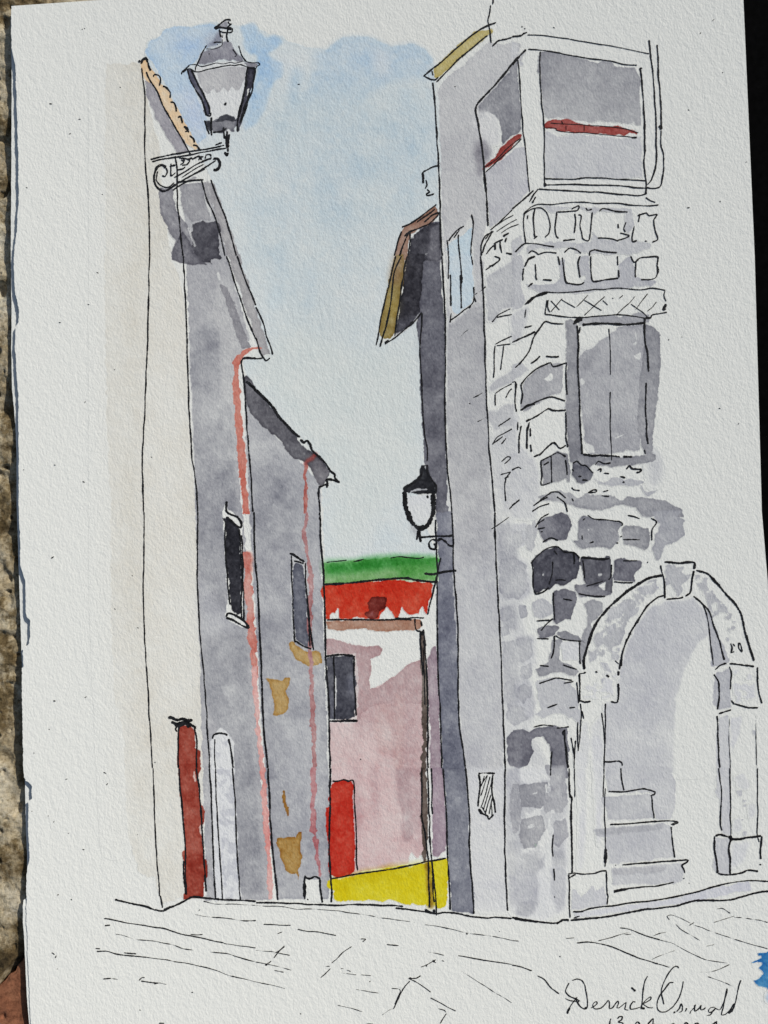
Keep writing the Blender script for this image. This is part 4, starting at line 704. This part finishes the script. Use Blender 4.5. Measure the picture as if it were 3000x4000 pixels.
PAPER_ALB = (0.79, 0.80, 0.745)
mat_paper, nt, b = newmat('rough_watercolour_paper')
paper_nodes(nt, b)
b.inputs['Base Color'].default_value = PAPER_ALB + (1,)
b.inputs['Roughness'].default_value = .9; b.inputs['Specular IOR Level'].default_value = .15
mat_paint, nt, b = newmat('watercolour_on_paper')
paper_nodes(nt, b)
at = nt.nodes.new('ShaderNodeAttribute'); at.attribute_name = 'pigment'
mx = nt.nodes.new('ShaderNodeMix'); mx.data_type = 'RGBA'; mx.blend_type = 'MULTIPLY'; mx.inputs[0].default_value = 1
mx.inputs[6].default_value = PAPER_ALB + (1,)
nt.links.new(at.outputs['Color'], mx.inputs[7]); nt.links.new(mx.outputs[2], b.inputs['Base Color'])
b.inputs['Roughness'].default_value = .9; b.inputs['Specular IOR Level'].default_value = .15
mat_ink, nt, b = newmat('black_pen_ink')
paper_nodes(nt, b, .6)
tc = nt.nodes.new('ShaderNodeTexCoord'); nz = nt.nodes.new('ShaderNodeTexNoise'); nz.inputs['Scale'].default_value = 900
cr = nt.nodes.new('ShaderNodeValToRGB'); cr.color_ramp.elements[0].position = .35; cr.color_ramp.elements[1].position = .75
cr.color_ramp.elements[0].color = (.0035, .0035, .004, 1); cr.color_ramp.elements[1].color = (.022, .023, .026, 1)
nt.links.new(tc.outputs['Object'], nz.inputs['Vector']); nt.links.new(nz.outputs['Fac'], cr.inputs['Fac']); nt.links.new(cr.outputs['Color'], b.inputs['Base Color'])
b.inputs['Roughness'].default_value = .75; b.inputs['Specular IOR Level'].default_value = .15

# ------------------------------------------------------------------ mesh helper
def link_mesh(name, V, F, mats, parent=None, mi=None, col=None, smooth=True):
    me = bpy.data.meshes.new(name)
    V = np.ascontiguousarray(V, np.float32); F = np.ascontiguousarray(F, np.int32)
    me.vertices.add(len(V)); me.vertices.foreach_set('co', V.ravel())
    me.loops.add(F.size); me.loops.foreach_set('vertex_index', F.ravel())
    me.polygons.add(len(F))
    me.polygons.foreach_set('loop_start', np.arange(0, F.size, 4, dtype=np.int32))
    for m in mats: me.materials.append(m)
    if mi is not None: me.polygons.foreach_set('material_index', np.ascontiguousarray(mi, np.int32))
    me.polygons.foreach_set('use_smooth', np.full(len(F), smooth))
    if col is not None:
        a = me.attributes.new('pigment', 'FLOAT_COLOR', 'POINT')
        a.data.foreach_set('color', np.ascontiguousarray(col, np.float32).ravel())
    me.update(calc_edges=True)
    o = bpy.data.objects.new(name, me); COL.objects.link(o)
    if parent: o.parent = parent
    return o


def empty(name, loc):
    o = bpy.data.objects.new(name, None); COL.objects.link(o); o.location = loc; o.empty_display_size = .02
    return o


# ------------------------------------------------------------------ the sketchbook: torn top sheet, sheets below, board
book = empty('sketchbook', (0, 0, 0))
book['label'] = 'open sketchbook with an ink and watercolour street scene on its white textured page'
book['category'] = 'sketchbook'


Z_PAINT, Z_INK = .00004, .00008


def catmull(p, step):
    if len(p) < 3:
        n = max(2, int(np.hypot(*(p[-1] - p[0])) / step))
        t = np.linspace(0, 1, n + 1)[:, None]
        return p[0] * (1 - t) + p[-1] * t
    q = np.vstack([2 * p[0] - p[1], p, 2 * p[-1] - p[-2]])
    out = []
    for i in range(1, len(q) - 2):
        p0, p1, p2, p3 = q[i - 1:i + 3]
        n = max(1, int(np.hypot(*(p2 - p1)) / step))
        t = (np.arange(n) / n)[:, None]
        m1 = (p2 - p0) * .42; m2 = (p3 - p1) * .42
        out.append((2 * t**3 - 3 * t**2 + 1) * p1 + (t**3 - 2 * t**2 + t) * m1 + (-2 * t**3 + 3 * t**2) * p2 + (t**3 - t**2) * m2)
    return np.vstack(out + [p[-1:]])


stroke_no = [0]


def smooth_noise(n, k, rg):
    m = max(2, int(n / k) + 2)
    v = rg.standard_normal(m)
    t = np.linspace(0, m - 1.001, n); i = t.astype(int); f = t - i; f = f * f * (3 - 2 * f)
    return v[i] * (1 - f) + v[i + 1] * f


def ribbons(strokes):
    Vs, Fs = [], []; base = 0
    for p, w, broken in strokes:
        stroke_no[0] += 1
        rg = np.random.default_rng(stroke_no[0])
        c = catmull(p, 3.0); n = len(c)
        d = np.gradient(c, axis=0) if n > 2 else np.repeat(c[-1:] - c[:1], n, 0)
        d = d / (np.linalg.norm(d, axis=1)[:, None] + 1e-9)
        nr = np.stack([-d[:, 1], d[:, 0]], 1)
        c = c + nr * (smooth_noise(n, 14, rg) * .9)[:, None]
        # round nib ends
        w1 = w * 1.12
        wid = w1 * (1 + .16 * smooth_noise(n, 10, rg) + .10 * smooth_noise(n, 3, rg))
        if broken:
            wid = wid * np.clip(.75 + .55 * smooth_noise(n, 7, rg), .12, 1.15)
        s = np.concatenate([[0], np.cumsum(np.linalg.norm(np.diff(c, axis=0), axis=1))])
        e = np.minimum(s, s[-1] - s)
        r = max(w / 2, 1)
        wid = wid * np.sqrt(np.clip(1 - (1 - np.clip(e / r, 0, 1)) ** 2, .12, 1))
        wid = np.clip(wid, .35, None)
        eL = .08 * w * rg.standard_normal(n); eR = .08 * w * rg.standard_normal(n)
        A = c + nr * (wid / 2 + eL)[:, None]; B = c - nr * (wid / 2 + eR)[:, None]
        V = np.empty((2 * n, 2)); V[0::2] = A; V[1::2] = B
        k = np.arange(n - 1) * 2
        F = np.stack([k, k + 1, k + 3, k + 2], 1) + base
        q = P(V[:, 0], V[:, 1]); q[:, 2] += Z_INK + (stroke_no[0] % 40) * 4e-7
        Vs.append(q); Fs.append(F); base += 2 * n
    V = np.vstack(Vs); F = np.vstack(Fs)
    # make every face look up
    a, b_, c_ = V[F[:, 0]], V[F[:, 1]], V[F[:, 2]]
    nz_ = (b_[:, 0] - a[:, 0]) * (c_[:, 1] - a[:, 1]) - (b_[:, 1] - a[:, 1]) * (c_[:, 0] - a[:, 0])
    F[nz_ < 0] = F[nz_ < 0][:, ::-1]
    return V, F


def edge_table(rows):
    a = np.array(rows, float); return a[:, 0], a[:, 1]


def tl(*tiles):
    ys, xs = [], []
    for r, s in tiles:
        for q in s.split('|'):
            x, y = map(float, q.split()); xs.append(x / 1.659); ys.append(r * 1000 + y / 1.659)
    return np.array(ys), np.array(xs)


OUT_Y, OUT_X = tl((0, "60 -400|58 40|56 150|60 240|62 500|60 1000|56 1640"), (1, "60 300|61 440|59 600|64 850|78 1000|86 1100|93 1300|95 1640"), (2, "105 300|115 600|125 900|135 1200|146 1640"), (3, "152 300|163 600|166 700|163 850|145 862|145 1000|158 1200|168 1450|185 1659|198 1900"))
TOP_Y, TOP_X = tl((0, "73 -400|73 40|72 240|80 330|93 400|100 430|104 560|112 800|117 1000|120 1180|120 1300|110 1480|96 1600|90 1650"),
                  (1, "88 60|95 200|108 290|120 345|122 400|119 435|101 452|98 600|106 750|119 900|118 1100|121 1400|122 1640"),
                  (2, "124 60|130 180|132 340|140 370|152 415|164 450|166 610|174 680|194 702|195 810|188 850|178 866|152 874|149 985|152 1002|140 1012|142 1200|150 1640"),
                  (3, "152 60|168 74|168 84|184 88|205 113|208 203|184 211|184 400|188 600|176 660|172 690|170 850|171 1000|180 1200|190 1450|200 1659|215 1900"))
RIGHT_Y, RIGHT_X = np.array([-400, 0, 1000, 2000, 2271, 4000, 4400.]), np.array([2886, 2904, 2948, 2976, 2999, 3062, 3080.])


def top_y(x, off=0): return 24 - (x - 36) * 24 / 350 + off


def sheet(name, ly, lx, dz, parent, thick, x_off=0, top_off=0, fine=True, rag=0.0, gap=None, right_off=0.0, mat=None, specks=None):
    ys = np.arange(-260, 4300, 5 if fine else 25.0)
    L = np.interp(ys, ly, lx) + x_off
    if rag:
        r = np.random.default_rng(3); k = r.standard_normal(len(ys)); k2 = np.convolve(r.standard_normal(len(ys)), np.ones(5) / 2.2, 'same')
        L = L + rag * (0.5 * k + .8 * k2)
    R = np.interp(ys, RIGHT_Y, RIGHT_X) + right_off
    u = np.concatenate([np.linspace(0, .03, 8), np.linspace(.05, 1, 46)])
    X = L[:, None] + (R - L)[:, None] * u[None]
    Y = np.repeat(ys[:, None], len(u), 1)
    Y = np.maximum(Y, top_y(X, top_off))
    D = dz if gap is None else (np.interp(ys, *gap)[:, None] * np.ones_like(X))
    p = P(X.ravel(), Y.ravel())
    p[:, 2] += np.asarray(D).ravel() if gap is not None else dz
    h, w = X.shape
    idx = np.arange(h * w).reshape(h, w)
    F = np.stack([idx[1:, :-1], idx[1:, 1:], idx[:-1, 1:], idx[:-1, :-1]], -1).reshape(-1, 4)
    yy = Y.ravel()
    keep = (yy[F[:, 0]] - yy[F[:, 3]] > .5) | (yy[F[:, 1]] - yy[F[:, 2]] > .5)
    F = F[keep]; mi = np.zeros(len(F), int); mats = [mat or mat_paper]
    if specks:
        v, f = ribbons(specks)
        F = np.vstack([F, f + len(p)]); p = np.vstack([p, v]); mi = np.concatenate([mi, np.ones(len(f), int)]); mats.append(mat_ink)
    o = link_mesh(name, p, F, mats, parent, mi, smooth=False)
    s = o.modifiers.new('thickness', 'SOLIDIFY'); s.thickness = thick; s.offset = -1
    return o


page = sheet('page', TOP_Y, TOP_X, 0, book, .00024, rag=1.0, specks=SPECKS)
page['label'] = 'rough white top sheet with a torn perforated left edge'
gapt = (np.array([-400., 3100, 3480, 3540, 4400]), np.array([-.00125, -.00125, -.0010, -.00032, -.00032]))
low = sheet('lower_sheet', OUT_Y, OUT_X, 0, book, .0002, gap=gapt, rag=.35)
low2 = sheet('lower_sheet', OUT_Y, OUT_X, -.00155, book, .0002, x_off=2, rag=.3)

mat_board, nt, b = newmat('grey_card')
nz = nt.nodes.new('ShaderNodeTexNoise'); nz.inputs['Scale'].default_value = 300
tc = nt.nodes.new('ShaderNodeTexCoord'); cr = nt.nodes.new('ShaderNodeValToRGB')
cr.color_ramp.elements[0].color = (.3, .28, .25, 1); cr.color_ramp.elements[1].color = (.42, .4, .36, 1)
nt.links.new(tc.outputs['Object'], nz.inputs['Vector']); nt.links.new(nz.outputs['Fac'], cr.inputs['Fac']); nt.links.new(cr.outputs['Color'], b.inputs['Base Color'])
b.inputs['Roughness'].default_value = .9
board = sheet('backing_board', OUT_Y, OUT_X, -.0018, book, .0009, x_off=12, top_off=8, fine=False, mat=mat_board, right_off=-6)

LABELS = {
    'painted_sky': 'pale blue cloudy sky wash', 'painted_ivory_house': 'narrow ivory house front', 'painted_peach_roof': 'strip of scalloped peach roof tiles',
    'painted_grey_house': 'tall grey house wall in shade', 'painted_sloped_house': 'lower grey house with ochre patches', 'painted_dark_eaves': 'sloping charcoal eaves',
    'painted_dark_window': 'narrow nearly black window', 'painted_brown_door': 'tall reddish brown door', 'painted_arched_door': 'pale arched doorway',
    'painted_tall_window': 'slate grey window', 'painted_rust_downpipe': 'thick rust red downpipe', 'painted_thin_downpipe': 'thin pink rust downpipe',
    'painted_white_block': 'small white block at the street line', 'painted_green_hill': 'bright green hill', 'painted_red_roof': 'bright red roof with a brown blot',
    'painted_brown_gutter': 'brown gutter below the red roof', 'painted_pink_house': 'dusky pink house front', 'painted_house_window': 'dark two-pane window',
    'painted_red_door': 'bright red door', 'painted_yellow_wall': 'bright yellow wall', 'painted_drainpipe': 'thin brown drainpipe', 'painted_shaded_house': 'narrow slate wall in shadow',
    'painted_gable_roof': 'brown and ochre gable roof', 'painted_chimney': 'outlined chimney', 'painted_tower_house': 'light grey tower front', 'painted_ochre_roof_edge': 'ochre roof edge',
    'painted_blue_window': 'pale blue window', 'painted_glazed_bay': 'grey glazed corner bay', 'painted_red_rail': 'long dark red rail', 'painted_short_red_rail': 'short dark red rail',
    'painted_stone_wall': 'rubble stone wall in grey washes', 'painted_carved_lintel': 'cross-hatched lintel', 'painted_shuttered_window': 'grey shuttered window', 'painted_stone_arch': 'stone archway with keystone',
    'painted_steps': 'stone steps inside the arch', 'painted_wall_plaque': 'small hatched plaque', 'painted_wall_lantern': 'small black wall lantern', 'painted_street_lantern': 'large street lantern on a scrolled bracket',
    'drawn_paving_lines': 'thin pen lines of the paving', 'painted_blue_blot': 'ragged blue paint blot', 'handwritten_signature': 'handwritten signature in grey pen', 'handwritten_date': 'handwritten date cut by the frame',
}
RX = np.interp(np.arange(GH) * CELL + GY0, RIGHT_Y, RIGHT_X)
gx = np.arange(GW) * CELL + GX0; gy = np.arange(GH) * CELL + GY0
inside = (gx[None, :] < (RX - 6)[:, None])
inside &= gy[:, None] > (top_y(gx)[None, :] + 6)
owner[~inside] = 0
oc = owner[:-1, :-1].copy()
for a in (owner[1:, :-1], owner[:-1, 1:], owner[1:, 1:]):
    oc[oc == 0] = a[oc == 0]
ALLP = None
gxx, gyy = np.meshgrid(gx, gy)
ALLP = P(gxx.ravel(), gyy.ravel()); ALLP[:, 2] += Z_PAINT
PIGF = PIG.reshape(-1, 3)


for i, name in enumerate(OWN):
    if i == 0: continue
    jj, ii = np.nonzero(oc == i)
    V = np.zeros((0, 3)); F = np.zeros((0, 4), int); C4 = np.zeros((0, 4)); mi = np.zeros(0, int)
    if len(jj):
        a = jj * GW + ii
        F = np.stack([a + GW, a + GW + 1, a + 1, a], 1)
        u, inv = np.unique(F.ravel(), return_inverse=True)
        F = inv.reshape(-1, 4); V = ALLP[u]
        C4 = np.concatenate([PIGF[u], np.ones((len(u), 1))], 1); mi = np.zeros(len(F), int)
    if name in INK:
        v, f = ribbons(INK[name])
        F = np.vstack([F, f + len(V)]); V = np.vstack([V, v]); C4 = np.vstack([C4, np.ones((len(v), 4))]); mi = np.concatenate([mi, np.ones(len(f), int)])
    if not len(F): continue
    o = link_mesh(name, V, F, [mat_paint, mat_ink], page, mi, C4)
    if name in LABELS: o['label'] = LABELS[name]

# ------------------------------------------------------------------ weathered limestone under the book
def fnoise(x, y, wl, seed):
    r = np.random.default_rng(seed); g = r.standard_normal((512, 512))
    X = x / wl + 100; Y = y / wl + 100
    xi = np.floor(X).astype(int); yi = np.floor(Y).astype(int); fx = X - xi; fy = Y - yi
    fx = fx * fx * (3 - 2 * fx); fy = fy * fy * (3 - 2 * fy)
    G = lambda a, b_: g[a % 512, b_ % 512]
    return (G(yi, xi) * (1 - fx) + G(yi, xi + 1) * fx) * (1 - fy) + (G(yi + 1, xi) * (1 - fx) + G(yi + 1, xi + 1) * fx) * fy


def bed(x, y):
    """the stone swells a little where the book leans on it"""
    u = np.clip((-x * 0.8 - y * 0.6 + 0.03) / 0.2, 0, None)
    return 0.0098 * u * u


def stone_h(X, Y):
    h = .0005 * fnoise(X, Y, .011, 1) + .0003 * fnoise(X, Y, .005, 2) + .00018 * fnoise(X, Y, .0022, 3) + .00009 * fnoise(X, Y, .001, 4) + .00005 * fnoise(X, Y, .0005, 14)
    pit = np.clip(fnoise(X, Y, .0046, 5) - 1.0, 0, 1) * .003 + np.clip(fnoise(X, Y, .0016, 6) - 1.2, 0, 1) * .0013
    crack = np.clip(.16 - np.abs(fnoise(X, Y, .02, 7)), 0, 1) * .008
    return np.clip(h, -.0012, .0006) - pit - crack


corner = P(-260, -200); c2 = P(260, 4300)
xs = np.concatenate([np.linspace(-.45, -.127, 40), np.arange(-.1265, -.096, .00022), np.linspace(-.0955, .45, 90)])
ys = np.concatenate([np.linspace(-.5, -.162, 30), np.arange(-.1615, .156, .00034), np.linspace(.157, .5, 30)])
X, Y = np.meshgrid(xs, ys)
Z = bed(np.maximum(X, -.125), np.clip(Y, -.16, .16)) - .0030 + stone_h(X, Y)
Z = np.where(X > -.098, Z - .001, Z); Z = np.where(X > -.02, -.013, Z)
# weathered stone ends along a slanting joint where the clay brick begins
bA = P(0, 3856)[:2]; bB = P(93, 3735)[:2]
bd = (bB - bA) / np.linalg.norm(bB - bA); bn = np.array([bd[1], -bd[0]])     # towards the brick
dist = (X - bA[0]) * bn[0] + (Y - bA[1]) * bn[1] + .0006 * fnoise(X, Y, .006, 21)
Z = Z - np.clip((dist + .0016) / .002, 0, 1) * .004
V = np.stack([X, Y, Z], -1).reshape(-1, 3); h, w = X.shape
idx = np.arange(h * w).reshape(h, w)
F = np.stack([idx[:-1, :-1], idx[:-1, 1:], idx[1:, 1:], idx[1:, :-1]], -1).reshape(-1, 4)

mat_stone, nt, b = newmat('weathered_limestone')
tc = nt.nodes.new('ShaderNodeTexCoord')
def tex(scale, detail=5, rough=.6, typ='ShaderNodeTexNoise'):
    n = nt.nodes.new(typ); n.inputs['Scale'].default_value = scale
    if typ == 'ShaderNodeTexNoise': n.inputs['Detail'].default_value = detail; n.inputs['Roughness'].default_value = rough
    nt.links.new(tc.outputs['Object'], n.inputs['Vector']); return n
def ramp(src, stops):
    r = nt.nodes.new('ShaderNodeValToRGB'); e = r.color_ramp.elements
    while len(e) < len(stops): e.new(.5)
    for k, (p_, c_) in enumerate(stops): e[k].position = p_; e[k].color = c_ + (1,)
    nt.links.new(src, r.inputs['Fac']); return r
def mixc(a_, b__, fac, mode='MIX'):
    m = nt.nodes.new('ShaderNodeMix'); m.data_type = 'RGBA'; m.blend_type = mode
    if isinstance(fac, float): m.inputs[0].default_value = fac
    else: nt.links.new(fac, m.inputs[0])
    nt.links.new(a_, m.inputs[6]); nt.links.new(b__, m.inputs[7]); return m
r1 = ramp(tex(75, 7, .68).outputs['Fac'], [(.28, (.12, .09, .05)), (.42, (.34, .28, .18)), (.54, (.50, .44, .32)), (.75, (.64, .60, .48))])
r2 = ramp(tex(68, 7, .72).outputs['Fac'], [(.38, (1, 1, 1)), (.48, (.86, .83, .76)), (.55, (.38, .32, .22)), (.66, (.10, .085, .06))])
r3 = ramp(tex(900, 4, .7).outputs['Fac'], [(.3, (.42, .38, .3)), (.5, (.95, .95, .95)), (.7, (1.18, 1.16, 1.1))])
m1 = mixc(r1.outputs['Color'], r2.outputs['Color'], 1.0, 'MULTIPLY'); m2 = mixc(m1.outputs[2], r3.outputs['Color'], 1.0, 'MULTIPLY')
nt.links.new(m2.outputs[2], b.inputs['Base Color'])
bp = nt.nodes.new('ShaderNodeBump'); bp.inputs['Distance'].default_value = .0004; bp.inputs['Strength'].default_value = .9
nt.links.new(tex(1400, 6, .7).outputs['Fac'], bp.inputs['Height']); nt.links.new(bp.outputs['Normal'], b.inputs['Normal'])
b.inputs['Roughness'].default_value = .92; b.inputs['Specular IOR Level'].default_value = .2
ground = link_mesh('stone_ground', V, F, [mat_stone])
ground['kind'] = 'structure'; ground['label'] = 'rough pitted beige limestone under the sketchbook'

# ------------------------------------------------------------------ clay brick let into the stone at the lower left
mat_brick, nt, b = newmat('fired_clay')
tc = nt.nodes.new('ShaderNodeTexCoord')
r1 = ramp(tex(120, 6, .65).outputs['Fac'], [(.3, (.13, .05, .026)), (.5, (.23, .095, .05)), (.7, (.33, .15, .08))])
r3 = ramp(tex(800, 4, .7).outputs['Fac'], [(.3, (.5, .45, .42)), (.52, (1, 1, 1)), (.75, (1.2, 1.15, 1.1))])
m1 = mixc(r1.outputs['Color'], r3.outputs['Color'], 1.0, 'MULTIPLY')
nt.links.new(m1.outputs[2], b.inputs['Base Color'])
bp = nt.nodes.new('ShaderNodeBump'); bp.inputs['Distance'].default_value = .0003; bp.inputs['Strength'].default_value = .8
nt.links.new(tex(1200, 6, .7).outputs['Fac'], bp.inputs['Height']); nt.links.new(bp.outputs['Normal'], b.inputs['Normal'])
b.inputs['Roughness'].default_value = .95; b.inputs['Specular IOR Level'].default_value = .15
n_u, n_v = 170, 130
U, Vv = np.meshgrid(np.linspace(-.07, .05, n_u), np.linspace(0, .06, n_v))
ragged = .0005 * fnoise(U, Vv * 0, .004, 31) + .0003 * fnoise(U, Vv * 0, .0015, 32)
bx = bA[0] + U * bd[0] + (Vv + ragged) * bn[0]; by = bA[1] + U * bd[1] + (Vv + ragged) * bn[1]
edge_d = np.minimum(np.minimum(Vv, .06 - Vv), np.minimum(U + .07, .05 - U))
bz = bed(np.maximum(bx, -.125), np.clip(by, -.16, .16)) - .0027 + .00012 * fnoise(bx, by, .003, 33) + .00008 * fnoise(bx, by, .0011, 34) - np.clip(fnoise(bx, by, .0024, 35) - 1.4, 0, 1) * .0012
bz = bz - .0011 * np.clip(1 - edge_d / .0013, 0, 1) ** 2
low_z = bz - .022
edge_mask = edge_d <= 1e-9
TV = np.stack([bx, by, bz], -1).reshape(-1, 3)
idx = np.arange(n_u * n_v).reshape(n_v, n_u)
BF = np.stack([idx[:-1, :-1], idx[:-1, 1:], idx[1:, 1:], idx[1:, :-1]], -1).reshape(-1, 4)
loop = np.concatenate([idx[0, :], idx[1:, -1], idx[-1, -2::-1], idx[-2:0:-1, 0]])
SVt = TV[loop].copy(); SVt[:, 2] = bz.min() - .022
k0 = len(TV); n = len(loop); kk = np.arange(n)
SF = np.stack([loop, loop[(kk + 1) % n], k0 + (kk + 1) % n, k0 + kk], 1)
BFull = np.vstack([BF, SF])
VV = np.vstack([TV, SVt])
a = VV[BF[0]]; up = np.cross(a[1] - a[0], a[2] - a[0])[2]
if up < 0: BFull = BFull[:, ::-1]
brick = link_mesh('clay_brick', VV, BFull, [mat_brick], smooth=True)
brick['label'] = 'worn terracotta brick beside the beige stone at the lower left corner'
brick['category'] = 'brick'

# ------------------------------------------------------------------ black cloth-covered board to the right
mat_black, nt, b = newmat('black_cloth')
tc = nt.nodes.new('ShaderNodeTexCoord')
r1 = ramp(tex(500, 3).outputs['Fac'], [(.3, (.0012, .0012, .0013)), (.7, (.0028, .0028, .003))])
nt.links.new(r1.outputs['Color'], b.inputs['Base Color']); b.inputs['Roughness'].default_value = 1; b.inputs['Specular IOR Level'].default_value = .02
import bmesh
bm = bmesh.new()
q = [P(2700, -500), P(3700, -500), P(3760, 4400), P(2760, 4400)]
zt = -.0045
vs = [bm.verts.new((p[0], p[1], zt)) for p in q]
f = bm.faces.new(vs[::-1]); 
r = bmesh.ops.extrude_face_region(bm, geom=[f]); 
for v in [e for e in r['geom'] if isinstance(e, bmesh.types.BMVert)]: v.co.z -= .004
bmesh.ops.recalc_face_normals(bm, faces=bm.faces)
bmesh.ops.bevel(bm, geom=[e for e in bm.edges], offset=.0012, segments=3, affect='EDGES')
me = bpy.data.meshes.new('black_board'); bm.to_mesh(me); bm.free(); me.materials.append(mat_black)
blk = bpy.data.objects.new('black_board', me); COL.objects.link(blk)
blk['label'] = 'flat matte black board showing beside the right edge of the page'
blk['category'] = 'board'

# ------------------------------------------------------------------ daylight
EL, AZ = math.radians(32), math.radians(47)        # AZ clockwise from +Y (page up)
sd = bpy.data.lights.new('sun', 'SUN'); sd.energy = 3.76; sd.angle = math.radians(.53); sd.color = (1, .962, .915)
sun = bpy.data.objects.new('sun', sd); COL.objects.link(sun)
to_sun = Vector((math.sin(AZ) * math.cos(EL), math.cos(AZ) * math.cos(EL), math.sin(EL)))
sun.rotation_euler = to_sun.to_track_quat('Z', 'Y').to_euler()
wd = bpy.data.worlds.new('World'); scene.world = wd; wd.use_nodes = True
nt = wd.node_tree; bg = nt.nodes['Background']
sky = nt.nodes.new('ShaderNodeTexSky'); sky.sky_type = 'NISHITA'; sky.sun_disc = False
sky.sun_elevation = EL; sky.sun_rotation = AZ; sky.air_density = 1.0; sky.dust_density = 1.8
nt.links.new(sky.outputs['Color'], bg.inputs['Color']); bg.inputs['Strength'].default_value = .07
vs_ = scene.view_settings
vs_.view_transform = 'Standard'; vs_.look = 'None'; vs_.gamma = 1; vs_.use_curve_mapping = False; vs_.exposure = 0.0
